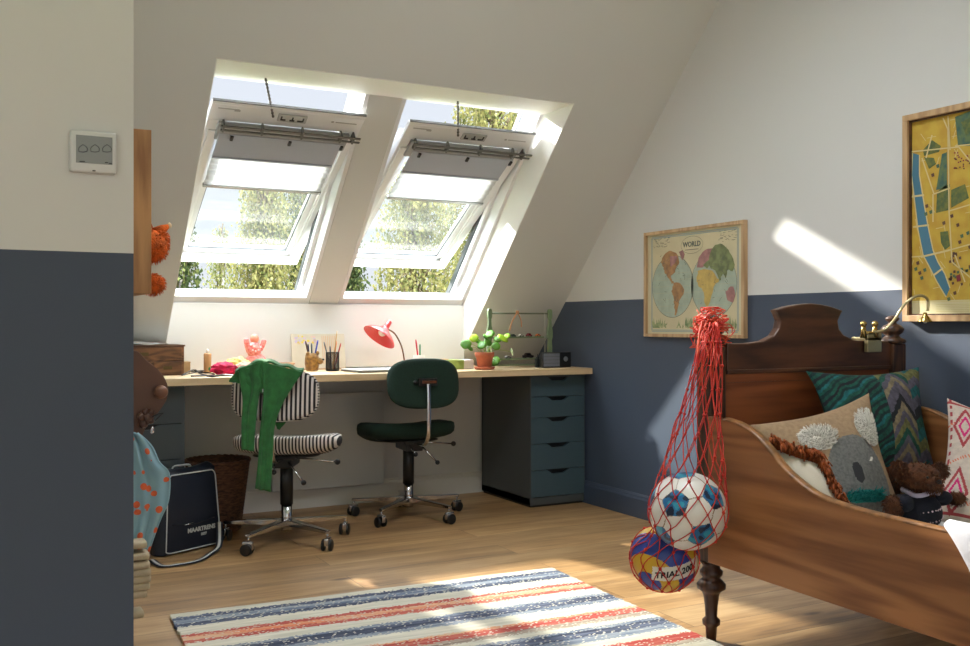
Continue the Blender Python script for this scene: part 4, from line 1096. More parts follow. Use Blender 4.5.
# world map
y0, y1, z0, z1 = atX(643.5, 233, XR-.026).y, atX(747.5, 219, XR-.003).y, atX(747, 338.5, XR-.014).z, atX(643.5, 233, XR-.026).z
e = thing('world_map', 'pale framed world map with two hemispheres on the wall left of the bed', 'wall map', (XR-.01, (y0+y1)/2, z0)); off = tuple(e.location)
b = B(); fw = .016
for a in ((y1, z0, y0, z0+fw), (y1, z1-fw, y0, z1), (y1, z0+fw, y1+fw, z1-fw), (y0-fw, z0+fw, y0, z1-fw)): b.box((XR-.026, a[0], a[1]), (XR-.001, a[2], a[3]))
b.obj('frame', M_frame, e, off=off, bevel=.0015)
WM = [mat('map_paper', (206, 196, 158), .55, var=.06, scale=6), mat('map_sea', (168, 182, 162), .55, var=.08, scale=20), mat('map_ochre', (176, 132, 84), .6, var=.2, scale=30), mat('map_yellow', (200, 172, 92), .6, var=.12, scale=30), mat('map_green', (130, 142, 92), .6, var=.25, scale=30), mat('map_pink', (176, 126, 120), .6, var=.2, scale=30), mat('map_ink', (92, 96, 88), .6), mat('map_foliage', (104, 128, 84), .6, alt=(160, 168, 120), scale=60), mat('map_border_blue', (140, 160, 158), .6), mat('map_faint', (186, 176, 142), .6)]
W_, H2 = (y0-y1-2*fw), (z1-z0-2*fw)
def wp(x, y, lay=0): return Vector((XR-.012-lay*.0004, y0-fw-x*W_, z0+fw+y*H2))
b = B(); b.box((XR-.012, y1+fw*.5, z0+fw*.5), (XR-.006, y0-fw*.5, z1-fw*.5))
asp = W_/H2
def circ(cx, cy, rx, ry, lay, mi, n=48, ring=0):
    if not ring: poly(b, [wp(cx+rx*math.cos(2*PI*k/n), cy+ry*math.sin(2*PI*k/n), lay) for k in range(n)], lay, mi); return
    b.mi = mi
    A_ = [b.bm.verts.new(wp(cx+rx*math.cos(2*PI*k/n), cy+ry*math.sin(2*PI*k/n), lay)) for k in range(n)]; C_ = [b.bm.verts.new(wp(cx+(rx-ring)*math.cos(2*PI*k/n), cy+(ry-ring*asp)*math.sin(2*PI*k/n), lay)) for k in range(n)]
    for k in range(n): b._f((A_[k], A_[(k+1) % n], C_[(k+1) % n], C_[k]))
def seg(p, q, w, lay, mi):
    d = Vector((q[0]-p[0], (q[1]-p[1])/asp)); 
    if d.length == 0: return
    d.normalize(); nx, ny = -d.y*w, d.x*w*asp
    poly(b, [wp(p[0]+nx, p[1]+ny, lay), wp(q[0]+nx, q[1]+ny, lay), wp(q[0]-nx, q[1]-ny, lay), wp(p[0]-nx, p[1]-ny, lay)], lay, mi)
for (p, q) in (((.05, .03), (.05, .97)), ((.95, .03), (.95, .97)), ((.05, .97), (.95, .97)), ((.05, .03), (.95, .03))): seg(p, q, .008, 1, 8); seg(p, q, .0022, 2, 9)
for cx in (.285, .715): circ(cx, .47, .225, .225*asp*.98, 2, 1); circ(cx, .47, .228, .228*asp*.98, 3, 6, ring=.003)
R = random.Random(4)
BL_ = [0]
def blob(P_, mi, lay=4, jag=.005):
    BL_[0] += .35; lay = lay+BL_[0]
    Q = smooth_poly(P_+[P_[0]], 4)[:-1]; poly(b, [wp(x+R.uniform(-jag, jag), y+R.uniform(-jag, jag), lay) for x, y in Q], lay, mi)
blob([(.16, .72), (.20, .80), (.27, .82), (.34, .78), (.36, .70), (.33, .66), (.31, .60), (.27, .58), (.28, .54), (.31, .50), (.28, .50), (.24, .56), (.20, .62), (.18, .68)], 2)
blob([(.36, .80), (.40, .82), (.42, .76), (.39, .72)], 5)
blob([(.30, .50), (.36, .50), (.41, .44), (.40, .38), (.36, .32), (.34, .24), (.32, .18), (.31, .26), (.30, .36), (.28, .42)], 2)
blob([(.27, .66), (.32, .70), (.34, .76), (.26, .76)], 5, 5)
blob([(.56, .60), (.62, .62), (.70, .60), (.74, .55), (.77, .50), (.73, .46), (.70, .36), (.66, .26), (.63, .30), (.62, .40), (.57, .46), (.55, .52)], 3)
blob([(.55, .64), (.58, .74), (.64, .80), (.72, .80), (.70, .70), (.66, .66), (.60, .63)], 5)
blob([(.66, .66), (.70, .80), (.78, .84), (.86, .78), (.92, .66), (.90, .58), (.86, .60), (.84, .52), (.81, .56), (.78, .50), (.75, .58), (.70, .62)], 4)
blob([(.84, .40), (.90, .44), (.93, .38), (.91, .30), (.85, .32)], 5)
blob([(.62, .66), (.68, .70), (.66, .62)], 4, 5)
for k in range(60):   # borders, islands, names
    cx = R.choice((.285, .715)); x = cx+R.uniform(-.15, .15); y = R.uniform(.3, .8); seg((x, y), (x+R.uniform(-.03, .03), y+R.uniform(-.04, .04)), .0012, 8.5, 6)
for k in range(9):
    for cx in (.285, .715):
        rr_ = .22*math.sqrt(max(0, 1-((k-4)/4.6)**2)); yy = .47+(k-4)/4.6*.22*asp*.98; seg((cx-rr_, yy), (cx+rr_, yy), .0007, 3, 9)
circ(.5, .86, .115, .085, 9, 0); circ(.5, .86, .115, .085, 9.5, 6, ring=.0022)
for k in range(240):  # plants along the lower corners and small print along the top
    s_ = R.random()
    if s_ < .72:
        cx = R.choice((.12, .5, .5, .86)); x = cx+R.gauss(0, .06); x = min(.93, max(.07, x)); h = R.uniform(.02, .11)*(1-abs(x-cx)*3); y = .055+R.uniform(0, .03)
        LL = 3+k*.02; poly(b, [wp(x-.008, y, LL), wp(x+.008, y, LL), wp(x+R.uniform(-.02, .02), y+max(.015, h), LL)], 7, 7)
    else:
        x = R.choice((R.uniform(.07, .25), R.uniform(.76, .93))); y = .96-R.random()*.10-abs(x-.5)*0; seg((x, y), (x+R.uniform(.01, .03), y), .0012, 6, 6)
b.mi = 6
b.merge(text_bm('WORLD', .034, frame_M(wp(.5, .865, 11.5), (0, -1, 0), (0, 0, 1), (-1, 0, 0)), bold=.0008))
for f in b.bm.faces:
    pass
seg((.43, .815), (.57, .815), .0022, 11, 6)
b.obj('map_print', WM, e, off=off, fix=False)
# city map
_c = atX(902, 116, XR-.04); ya, yb, za, zb_ = _c.y, 1.86, atX(902, 321.5, XR-.04).z, _c.z
e = thing('city_map', 'yellow framed city map with a blue river on the wall above the bed', 'wall map', (XR-.012, (ya+yb)/2, za)); off = tuple(e.location)
b = B(); fw = .022
for a in ((yb, za, ya, za+fw), (yb, zb_-fw, ya, zb_), (yb, za+fw, yb+fw, zb_-fw), (ya-fw, za+fw, ya, zb_-fw)): b.box((XR-.040, a[0], a[1]), (XR-.001, a[2], a[3]))
b.obj('frame', M_frame, e, off=off, bevel=.0015)
b = B(); k = .005
for a in ((yb+fw, za+fw, ya-fw, za+fw+k), (yb+fw, zb_-fw-k, ya-fw, zb_-fw), (yb+fw, za+fw, yb+fw+k, zb_-fw), (ya-fw-k, za+fw, ya-fw, zb_-fw)): b.box((XR-.030, a[0], a[1]), (XR-.012, a[2], a[3]))
b.obj('inner_slip', M_walnut, e, off=off)
CMt = [mat('city_yellow', (196, 166, 62), .55, alt=(184, 148, 52), scale=24), mat('city_river', (70, 118, 138), .5), mat('city_park', (112, 116, 54), .6, alt=(72, 92, 58), scale=60), mat('city_road', (206, 190, 136), .55), mat('city_block', (96, 66, 52), .6), mat('city_teal', (58, 92, 84), .6, alt=(96, 116, 72), scale=50), mat('city_cream', (206, 196, 152), .55), mat('city_red', (128, 44, 52), .6), mat('city_print', (190, 178, 120), .6)]
b = B(); b.box((XR-.020, yb+fw*.5, za+fw*.5), (XR-.004, ya-fw*.5, zb_-fw*.5))
def cp_(pts, lay, mi): poly(b, [atX(u, v, XR-.0202-lay*.0005) for u, v in pts], lay, mi)
def cs(u0, v0, u1, v1, w, lay, mi):
    dx, dy = u1-u0, v1-v0; L_ = math.hypot(dx, dy); nx, ny = -dy/L_*w, dx/L_*w
    cp_([(u0+nx, v0+ny), (u1+nx, v1+ny), (u1-nx, v1-ny), (u0-nx, v0-ny)], lay, mi)
def ylim(pts): return pts
yl, yr = ya-fw-k, yb+fw+k
def bar(z_0, z_1, lay, mi, ya_=None, yb_=None):
    X_ = XR-.0202-lay*.0005; poly(b, [Vector((X_, ya_ or yl, z_0)), Vector((X_, yb_ or yr, z_0)), Vector((X_, yb_ or yr, z_1)), Vector((X_, ya_ or yl, z_1))], lay, mi)
bar(za+fw+k, za+fw+.052, 1, 6); bar(za+fw+.046, za+fw+.049, 2, 3)
for q in range(5): bar(za+fw+.012+q*.006, za+fw+.0135+q*.006, 2, 8, yl-.10, yr+.04)
riv = [((912.5, 153), (919.5, 155)), ((911.5, 175), (919.5, 175)), ((915, 205), (924, 203)), ((918, 230), (928, 226)), ((923, 255), (933, 250)), ((930, 268), (938, 262)), ((937, 282), (945, 274)), ((946, 297), (950, 288))]
for i in range(len(riv)-1): cp_([riv[i][0], riv[i][1], riv[i+1][1], riv[i+1][0]], 1, 1)
for i in range(len(riv)-1): cs(*riv[i][0], *riv[i+1][0], .6, 2, 3); cs(*riv[i][1], *riv[i+1][1], .6, 2, 3)
for (a, c, d, f_) in ((910, 197, 924, 195), (913, 227, 929, 225), (921, 257, 950, 250), (934, 275, 943, 268)): cs(a, c, d, f_, .9, 3, 3)
for P_ in ([(923, 150), (932, 140), (941, 146), (939, 152), (924, 156)], [(924, 157), (934, 158), (936, 164), (929, 169)], [(944, 186), (950, 184), (949, 210), (936, 213), (937, 192)], [(951, 190), (965, 184), (969, 198), (951, 208)], [(940, 232), (948, 231), (950, 246), (945, 250), (941, 243)]): cp_(P_, 1, 2)
cp_([(942, 154), (947, 152), (947, 188), (936, 190)], 1, 5)
cp_([(955, 117), (975, 109), (985, 110), (985, 146), (958, 146)], 1, 5)
cp_([(961, 122), (972, 117), (975, 128), (966, 136)], 2, 2)
for s_ in ((909, 152, 958, 147), (922, 158, 934, 194), (948, 130, 949, 210), (934, 194, 950, 188), (955, 146, 985, 143), (948, 116, 950, 150), (933, 194, 933, 222), (949, 211, 985, 200), (911, 257, 925, 256), (950, 250, 985, 240), (949, 210, 952, 262), (952, 262, 985, 290), (955, 255, 965, 282), (958, 146, 985, 180), (932, 135, 926, 158), (943, 118, 949, 132)): cs(*s_, .65, 4, 3)
R = random.Random(9)
for k in range(46):
    u = R.uniform(912, 975); v = R.uniform(118, 300); dd_ = R.choice(((9, -2), (2, 11), (5, 7), (-3, 9))); cs(u, v, u+dd_[0], v+dd_[1], .28, .5, 3)
for k in range(90):
    u = R.uniform(948, 1010); v = R.uniform(252, 286)
    cp_([(u, v), (u+2.3, v-.6), (u+2.5, v+2.0), (u+.2, v+2.6)], 3, R.choice((4, 4, 4, 5)))
for k in range(26):
    u = R.uniform(953, 972); v = R.uniform(152, 168); cp_([(u, v), (u+1.4, v-.3), (u+1.5, v+1.2), (u, v+1.4)], 3, R.choice((4, 7)))
for (u, v) in ((925, 205), (929, 211), (924, 213), (914, 268), (918, 272), (920, 277), (947, 298), (953, 292), (960, 235), (966, 232), (958, 241), (936, 165), (931, 174), (942, 222), (916, 262), (923, 269), (968, 246), (956, 224), (950, 215)):
    cp_([(u, v), (u+3, v-1.2), (u+3.6, v+2.2), (u+.8, v+3.2)], 3, R.choice((4, 5)))
cp_([(956, 276), (960, 274), (961, 280), (957, 282)], 5, 7)
for k in range(220):  # streets and blocks of the part beyond
    y_ = R.uniform(yr+.02, 2.12); z_ = R.uniform(za+.10, zb_-.05); X_ = XR-.0202-.002; s2 = R.uniform(.006, .014)
    poly(b, [Vector((X_, y_, z_)), Vector((X_, y_-s2, z_)), Vector((X_, y_-s2, z_+s2)), Vector((X_, y_, z_+s2))], 2, R.choice((4, 4, 2, 5, 3)))
b.obj('map_print', CMt, e, off=off, fix=False)

# ------------------------------------------------------------------ THINGS ON THE FOREGROUND WALL
pc = atY(93, 152, 1.83)
e = thing('wall_controller', 'small white touch control panel on the wall at the far left', 'control panel', (pc.x, 1.83, pc.z)); off = tuple(e.location)
a, c = atY(70, 129, 1.812), atY(116.5, 174, 1.812)
b = B().box((a.x, 1.812, c.z), (c.x, 1.83, a.z), bev=.0035); b.obj('housing', mat('controller_white', (206, 208, 206), .35), e, off=off)
a2, c2 = atY(76, 134.5, 1.811), atY(112.5, 165, 1.811)
b = B().box((a2.x, 1.8112, c2.z), (c2.x, 1.813, a2.z)); b.obj('screen', mat('controller_screen', (136, 140, 136), .25), e, off=off)
b = B()
for cx in (83, 95, 107):
    cy = 148.5; r = 4.0
    P = [(cx-r, cy+3), (cx-r-.4, cy), (cx-r+1, cy-2), (cx, cy-4), (cx+r-1, cy-2), (cx+r+.4, cy), (cx+r, cy+3), (cx, cy+3.6)]
    b.tube([atY(u, v, 1.8108) for u, v in P], .0006, 4, closed=True)
for (u0, u1, v) in ((79.5, 85, 161.5), (105, 108, 162.5), (109, 112, 163.5)): b.tube([atY(u0, v, 1.8108), atY(u1, v, 1.8108)], .0009, 4)
b.tube([atY(92.5, 170.6, 1.811), atY(95.5, 170.8, 1.811)], .0012, 4)
b.obj('icons', mat('icon_dark', (60, 64, 62), .5), e, off=off)

# shelf box and fox behind the partition
e = thing('wall_shelf', 'tall narrow pine box shelf on the hidden wall behind the partition', 'shelf', (.27, 2.65, 1.06)); off = tuple(e.location)
xs = atY(151.5, 200, 2.5).x; zt = atY(140, 129, 2.5).z; zb2 = atY(140, 293.5, 2.5).z
for y in (2.5, 2.86): B().box((.27, y, zb2), (xs, y+.018, zt)).obj('side_panel', M_shelfw, e, off=off, bevel=.001)
b = B().box((.27, 2.518, zb2), (xs-.004, 2.86, zb2+.016)); b.obj('bottom_panel', M_shelfw, e, off=off)
b = B().box((.27, 2.518, zt-.016), (xs-.004, 2.86, zt)); b.obj('top_panel', M_shelfw, e, off=off)
fz = zb2+.016
fo = thing('fox_toy', 'orange plush fox peeking out from behind the pine shelf box', 'soft toy', (.37, 2.66, fz)); off = tuple(fo.location)
M_fox = mat('orange_plush', (232, 108, 34), .98, var=.25, scale=60, bump=.8, bscale=260)
q = lambda u, v: atY(u, v, 2.64)
furball([(Vector((.37, 2.66, fz+.055)), (.045, .045, .052)), (q(153, 284), (.030, .028, .026))], 'body', M_fox, fo, off, 700, .007)
hd = furball([(q(150, 246), (.046, .045, .044)), (q(159, 240), (.024, .026, .030))], 'head', M_fox, fo, off, 1000, .007)
b = B()
for (a_, t_) in (((158, 232), (170, 225)), ((146, 226), (144, 214))):
    p, r_ = q(*a_), q(*t_); d = r_-p; b.tube([p-d*.2, p+d*.4, r_], [.017, .013, .003], 10)
b.obj('ears', M_fox, hd, off=off)
b = B(); r_ = q(169.5, 225.5); b.ball(r_, (.006, .006, .008), sub=2); b.obj('ear_tip', mat('plush_cream', (226, 206, 168), .98), hd, off=off)

# curved brown board with a knob
YB = 2.55
out = [(137, 351), (141, 354), (147, 360.5), (155, 367), (162, 374), (167, 383), (168.3, 391), (166.5, 400), (161, 409), (153, 419), (146, 428), (142, 438), (139, 449)]
out = smooth_poly(out, 4); P = [atY(u, v, YB) for u, v in out]
zt_, zl_ = P[0].z, P[-1].z
pp = [Vector((.27, YB, zt_+.01))]+P+[Vector((.27, YB, zl_-.02))]
e = thing('coat_rack', 'curved brown wooden rack end with a round knob at the left partition edge', 'coat rack', (.27, YB, zl_-.02)); off = tuple(e.location)
b = B().prism(pp, (0, .024, 0)); b.obj('board', mat('brown_varnish', (96, 62, 44), .5, var=.15, scale=8), e, off=off, bevel=.005)
kp = atY(161, 392, YB-.02)
b = B(); b.lathe([(0, .018), (.011, .015), (.0165, .006), (.017, -.002), (.012, -.010), (.008, -.014), (.009, -.024)], 20, c=(0, 0, 0), M=Matrix.Translation(kp) @ Matrix.Rotation(PI/2, 4, 'X')); b.obj('knob', mat('knob_brown', (126, 84, 60), .4, var=.1), e, off=off)
bp_ = atY(148, 422, YB-.02)
e = thing('bead_ornament', 'dark carved ornament with a silver drop hanging under the brown wooden rack', 'ornament', tuple(bp_)); off = tuple(bp_)
b = B(); R = random.Random(5)
for (u, v, r_) in ((143, 424, .012), (147, 418, .013), (151, 413, .009), (145, 412, .009), (141, 417, .010), (151, 421, .008)): b.ball(atY(u, v, YB-.02), r_, sub=2, ns=.2)
b.obj('beads', mat('bead_dark', (74, 44, 30), .35), e, off=off)
b = B(); b.lathe([(0, -.018), (.005, -.013), (.004, -.002), (0, .004)], 12, c=tuple(atY(152, 427, YB-.02))); b.obj('silver_drop', M_chrome, e, off=off)
b = B(); b.tube(smooth_poly([tuple(atY(u, v, YB-.01)) for u, v in ((152, 417), (158, 414), (163, 413), (160, 416), (155, 421))], 5), .002, 5); b.obj('cord', M_black, e, off=off)
# blue spotted robe
def dots():
    m = bpy.data.materials.new('spotted_cotton'); g = NT(m); o_ = g.a('ShaderNodeOutputMaterial'); bb = g.a('ShaderNodeBsdfPrincipled'); g.k(bb.outputs[0], o_.inputs[0])
    tc = g.a('ShaderNodeTexCoord'); vo = g.a('ShaderNodeTexVoronoi', i_Scale=34.0); g.k(tc.outputs['Object'], vo.inputs['Vector'])
    lt = g.a('ShaderNodeMath', operation='LESS_THAN', i_1=.30); g.k(vo.outputs['Distance'], lt.inputs[0])
    mx = g.a('ShaderNodeMix', data_type='RGBA'); mx.inputs[6].default_value = lin((134, 168, 180)); mx.inputs[7].default_value = lin((214, 98, 56)); g.k(lt.outputs[0], mx.inputs[0]); g.k(mx.outputs[2], bb.inputs[0]); bb.inputs['Roughness'].default_value = .9; return m
b = B(); YG = 2.47
cloth(b, [(118, 432), (116, 460), (116, 490), (118, 520), (122, 556)], [(139, 433), (152, 446), (160, 462), (170, 474), (169, 500), (160, 522), (148, 556)][:7], lambda u, v: atY(u, v, YG), (0, -1, 0), nu=40, nv=50, amp=.010, k=3.4, seed=3, base=0)
o = b.obj('spotted_robe', dots(), origin=tuple(atY(140, 500, YG)), solid=.004); tag(o, 'light blue robe with orange spots hanging by the left partition edge', 'clothing')
# pale rounded slats
e = thing('slat_stand', 'column of pale rounded wooden slats beside the partition edge', 'stand', (.33, 2.44, 0)); off = tuple(e.location)
sl = [(148, 543), (150.5, 554), (151, 563), (152, 570.5), (152, 577), (151, 584), (148, 592), (145, 612)]
for u, v in sl:
    p = atY(u, v, 2.42); b = B(); b.box((.28, 2.40, p.z-.009), (p.x-.004, 2.45, p.z+.009), bev=.007); b.obj('slat', mat('pale_beech', (188, 172, 142), .6, var=.12, scale=20), e, off=off)
b = B().box((.275, 2.405, 0), (.292, 2.445, atY(148, 540, 2.42).z+.02)); b.obj('upright', mat('stand_grey', (70, 70, 72), .5), e, off=off)

# ------------------------------------------------------------------ THINGS ON THE DESK
ZD = .7452
def D(u, v): return atZ(u, v, ZD)
def tube_cup(name, label, u, v, r, h, m, cat): pass
# wooden chest
c0 = Vector((.70, 4.90, ZD)); s0 = atY(184.5, 345, 4.80)
X0, X1, Yf, Yb, Zt = .56, atY(184.5, 350, 4.70).x, 4.70, 4.88, atY(160, 345, 4.70).z
e = thing('wooden_chest', 'small dark brown wooden chest of tiny drawers on the left end of the desk', 'box', ((X0+X1)/2, 4.79, ZD)); off = tuple(e.location)
M_ch = wood('chest_wood', (150, 104, 64), (92, 60, 36), 'X', 16, .45, dark=(48, 30, 20), stretch=5)
b = B(); b.box((X0, Yf+.008, ZD), (X1, Yb, Zt)); b.box((X0-.004, Yf, Zt-.008), (X1+.004, Yb+.003, Zt)); b.obj('case', M_ch, e, off=off, bevel=.002)
zz = (ZD+.006+Zt-.012)/2
for (xa, xb, za_, zb_2) in ((X0+.01, X1-.012, zz+.003, Zt-.012), (X0+.01, (X0+X1)/2+.035, ZD+.006, zz-.003), ((X0+X1)/2+.04, X1-.012, ZD+.006, zz-.003)):
    d_ = B().box((xa, Yf, za_), (xb, Yf+.012, zb_2)).obj('drawer', M_ch, e, off=off, bevel=.002)
    B().box(((xa+xb)/2-.02, Yf-.002, (za_+zb_2)/2-.008), ((xa+xb)/2+.02, Yf+.002, (za_+zb_2)/2+.008)).obj('brass_pull', mat('old_brass', (96, 84, 52), .4, .8), d_, off=off)
b = B()
def sheet(i, j): return Vector((.66+.20*i+.02*j, 4.74+.12*j, Zt+.004+.010*math.sin(i*4)*j+.003*math.sin(i*9)))
b.grid(sheet, 14, 8); o = b.obj('paper', mat('paper_white', (220, 222, 220), .8), origin=(.75, 4.8, Zt), solid=.002); tag(o, 'loose white paper lying on top of the small wooden chest', 'paper')
e = thing('wooden_box', 'tiny pale wooden box just right of the brown chest on the desk', 'box', (.96, 4.93, ZD)); off = tuple(e.location)
p0, p1 = atY(184, 363, 4.9), atY(190.5, 372, 4.9)
B().box((p0.x-.02, 4.90, ZD), (p1.x, 4.98, p0.z)).obj('body', mat('pale_box', (188, 156, 110), .6, var=.1), e, off=off, bevel=.002)
B().box((p0.x-.021, 4.899, p0.z), (p1.x+.001, 4.981, p0.z+.006)).obj('lid', mat('pale_box', (188, 156, 110), .6), e, off=off, bevel=.001)
# glue bottle
p = D(207.5, 373.5); p.y = 4.80; p.x = atY(207.5, 370, 4.80).x; zt_ = atY(207.5, 353, 4.80).z
e = thing('glue_bottle', 'kraft brown bottle with a white cap standing on the left of the desk', 'bottle', (p.x, p.y, ZD))
B().lathe([(0, 0), (.017, 0), (.018, .002), (.018, zt_-ZD-.006), (.014, zt_-ZD), (0, zt_-ZD)], 24).obj('body', mat('kraft', (186, 142, 94), .6), e)
B().lathe([(.007, zt_-ZD), (.007, zt_-ZD+.010), (.004, zt_-ZD+.018), (0, zt_-ZD+.02)], 16).obj('cap', mat('cap_white', (222, 220, 214), .4), e)
b = B(); b.ball((.006, -.0172, .022), (.007, .002, .009), sub=2); b.obj('green_mark', mat('mark_green', (40, 120, 70), .5), e)
# black cable and pencil case strap
b = B(); pts = [D(182, 376), D(190, 372), D(200, 374), D(212, 377.5), D(222, 376), D(236, 376.5), D(244, 377)]
pts = [Vector((p.x, min(max(p.y, 4.45), 4.9), ZD+.004+(.010 if i in (1,) else 0))) for i, p in enumerate(pts)]
b.tube(smooth_poly([tuple(p) for p in pts], 6), .0045, 6, flat=.6)
pts = [(pts[0].x, 4.62, ZD+.004), (pts[1].x+.02, 4.75, ZD+.016), (pts[3].x, 4.78, ZD+.012), (pts[4].x, 4.70, ZD+.004), (pts[2].x, 4.55, ZD+.004), (pts[0].x+.02, 4.52, ZD+.004)]
b.tube(smooth_poly(pts, 6), .004, 6, flat=.6); tag(b.obj('cable', M_black, origin=(1.0, 4.65, ZD)), 'black cable coiled loosely on the left end of the desk', 'cable')
# crumpled cloths
def lump(name, label, u, v, Y, r, m, seed, cat='cloth'):
    p = atY(u, v, Y); c_ = Vector((p.x, Y, ZD+r[2]*.92)); b = B(); t = bmesh.new(); bmesh.ops.create_icosphere(t, subdivisions=5, radius=1)
    for q in t.verts:
        n_ = q.co.copy(); d = 1+.30*noise.noise(n_*2.2+Vector((seed, 0, 0)))+.16*abs(noise.noise(n_*5+Vector((0, seed, 0))))+.05*noise.noise(n_*11)
        z = n_.z*d*r[2]
        if z < -r[2]*.9: z = -r[2]*.9
        q.co = Vector((n_.x*d*r[0], n_.y*d*r[1], z))
    b.merge(t, None, True); o = b.obj(name, m, fix=True); o.location = c_; tag(o, label, cat); return o
lump('magenta_cloth', 'bright magenta crumpled fabric on the desk left of the pink toy', 224, 368, 4.62, (.058, .05, .030), mat('magenta_fabric', (222, 18, 84), .8, var=.3, scale=30), 3)
lump('yellow_cloth', 'pale yellow crumpled fabric on the desk behind the magenta one', 238, 362, 4.80, (.062, .05, .038), mat('yellow_fabric', (226, 212, 130), .9, var=.12, scale=30), 8)
lump('peach_cloth', 'peach pink crumpled fabric between the magenta and yellow ones', 246, 369, 4.70, (.060, .04, .028), mat('peach_fabric', (232, 178, 158), .9, var=.12, scale=30), 12)
# pink toy with raised arms
YT = 4.88; tp = lambda u, v: atY(u, v, YT)
e = thing('sequin_toy', 'shiny coral pink toy figure with two raised arms behind the striped chair', 'toy', (tp(256, 360).x, YT, ZD)); off = tuple(e.location)
M_pk = mat('coral_sequins', (226, 96, 92), .35, alt=(244, 168, 160), scale=90, coat=.3)
b = B(); b.ball(tp(256, 361), (.052, .036, .040), sub=3, ns=.08); b.ball(tp(254, 350), (.036, .03, .045), sub=3, ns=.08); b.obj('body', M_pk, e, off=off)
b = B(); b.ball(tp(254.5, 339), (.022, .02, .024), sub=3); b.obj('head', mat('coral_face', (238, 150, 124), .5), e, off=off)
for P_ in (((249, 352), (247, 345), (246, 338)), ((260, 350), (263, 344), (264, 339.5))):
    b = B(); b.tube(smooth_poly([tuple(tp(*q_)) for q_ in P_], 4), [.013]*8+[.007], 10); b.obj('arm', M_pk, e, off=off)
b = B()
for (u, v) in ((249, 345), (251, 350), (254, 351), (257, 350), (252, 346), (259, 347)): b.ball(tp(u, v)+Vector((0, -.032, 0)), .0045, sub=2)
b.obj('pearls', mat('pearl', (250, 240, 236), .2), e, off=off)
# straw dish
pd = atY(281, 365, 4.80); e = thing('straw_dish', 'round beige woven dish on the desk just behind the cardigan', 'dish', (pd.x, 4.80, ZD))
B().lathe([(0, .004), (.045, .004), (.060, .022), (.068, .040), (.064, .041), (.056, .024), (.042, .010), (0, .009)], 36).obj('bowl', mat('straw', (214, 186, 150), .8, var=.15, scale=60, bump=.4), e)
b = B(); b.tube([(.067*math.cos(a), .067*math.sin(a), .041) for a in [2*PI*k/40 for k in range(40)]], .0035, 6, closed=True); b.obj('rim', mat('straw_rim', (196, 150, 110), .8), e)
# leaning picture
YP = 4.945; a, c = atY(291, 334, YP), atY(346, 368.5, YP-.03)
e = thing('leaning_print', 'pale botanical print board leaning on the wall behind the pen pots', 'picture', ((a.x+c.x)/2, YP, ZD)); off = tuple(e.location)
lean_ = lambda z: YP-.03+(z-ZD)/(a.z-ZD)*.03
def slab(x0, x1, z0_, z1_, d0, d1):
    b = B(); V = [b.bm.verts.new((x, lean_(z)+d, z)) for x in (x0, x1) for z in (z0_, z1_) for d in (d0, d1)]
    for f in ((0, 1, 3, 2), (4, 6, 7, 5), (0, 4, 5, 1), (2, 3, 7, 6), (0, 2, 6, 4), (1, 5, 7, 3)): b._f([V[i] for i in f])
    return b
slab(a.x, c.x, ZD, a.z, 0, .008).obj('board', mat('print_cream', (216, 206, 184), .7, var=.04), e, off=off)
slab(a.x, c.x, ZD, ZD+.008, -.004, .0).obj('ledge', mat('print_ledge', (186, 152, 116), .6), e, off=off)
R = random.Random(8); b = B()
cols_ = 0
for k in range(26):
    x = R.uniform(a.x+.012, a.x+.13); z = R.uniform(a.z-.05, a.z-.01); s_ = R.uniform(.003, .008)
    b.mi = k % 3; vs = [b.bm.verts.new((x+s_*math.cos(t_)*1.2, lean_(z+s_*math.sin(t_))-.0012, z+s_*math.sin(t_))) for t_ in [2*PI*q_/8 for q_ in range(8)]]; b._f(vs)
for k in range(8):
    x = a.x+.165+k*.010; b.mi = 3; z0_, z1_ = ZD+.03, a.z-.01; b._f([b.bm.verts.new((xx, lean_(z)-.0012, z)) for xx, z in ((x, z0_), (x+.003, z0_), (x+.003, z1_), (x, z1_))])
b.obj('flower_pattern', [mat('pt_yellow', (228, 204, 84), .8), mat('pt_lilac', (200, 186, 212), .8), mat('pt_blush', (226, 190, 178), .8), mat('pt_peach', (214, 170, 132), .8)], e, off=off, fix=False)
# pens
PENC = {'navy': (30, 36, 70), 'blue': (40, 70, 180), 'brown': (70, 40, 30), 'grey': (90, 98, 106), 'red': (176, 40, 34), 'orange': (214, 120, 60), 'pinkred': (206, 20, 60), 'green': (20, 140, 90), 'wood': (206, 170, 120), 'white': (220, 216, 204)}
def pen(label, base, tip, col, r=.0042, group=None):
    base, tip = Vector(base), Vector(tip); b = B(); d = (tip-base); b.tube([base, base+d*.9, tip], [r, r, r*.55], 8)
    o = b.obj('pen', mat('pen_'+col, PENC[col], .35), origin=tuple(base)); tag(o, label, 'pen', group)
# bear shaped pot
YQ = 4.76; bx = lambda u, v: atY(u, v, YQ)
pc_ = bx(312, 360); e = thing('bear_pot', 'golden bear head pen pot holding pens on the desk', 'pen pot', (pc_.x, YQ, ZD)); hb_ = bx(312, 353).z-ZD
M_gold = mat('gold_glaze', (166, 122, 52), .35, alt=(104, 70, 30), scale=60, bump=.8, bscale=160)
b = B(); b.lathe([(0, .003), (.028, .003), (.032, .01), (.037, .04), (.036, .065), (.031, hb_), (.028, hb_), (.030, .06), (.028, .02), (0, .018)], 28)
b.ball((.032, -.024, .052), (.020, .020, .017), sub=3); b.obj('head', M_gold, e)
b = B(); b.ball((-.026, -.018, hb_-.004), (.011, .008, .012), sub=2); b.obj('ear', M_gold, e)
b = B(); b.ball((.022, -.022, hb_), (.010, .008, .011), sub=2); b.obj('ear', M_gold, e)
b = B(); b.ball((.046, -.034, .060), (.008, .007, .006), sub=2); b.obj('nose', M_black, e)
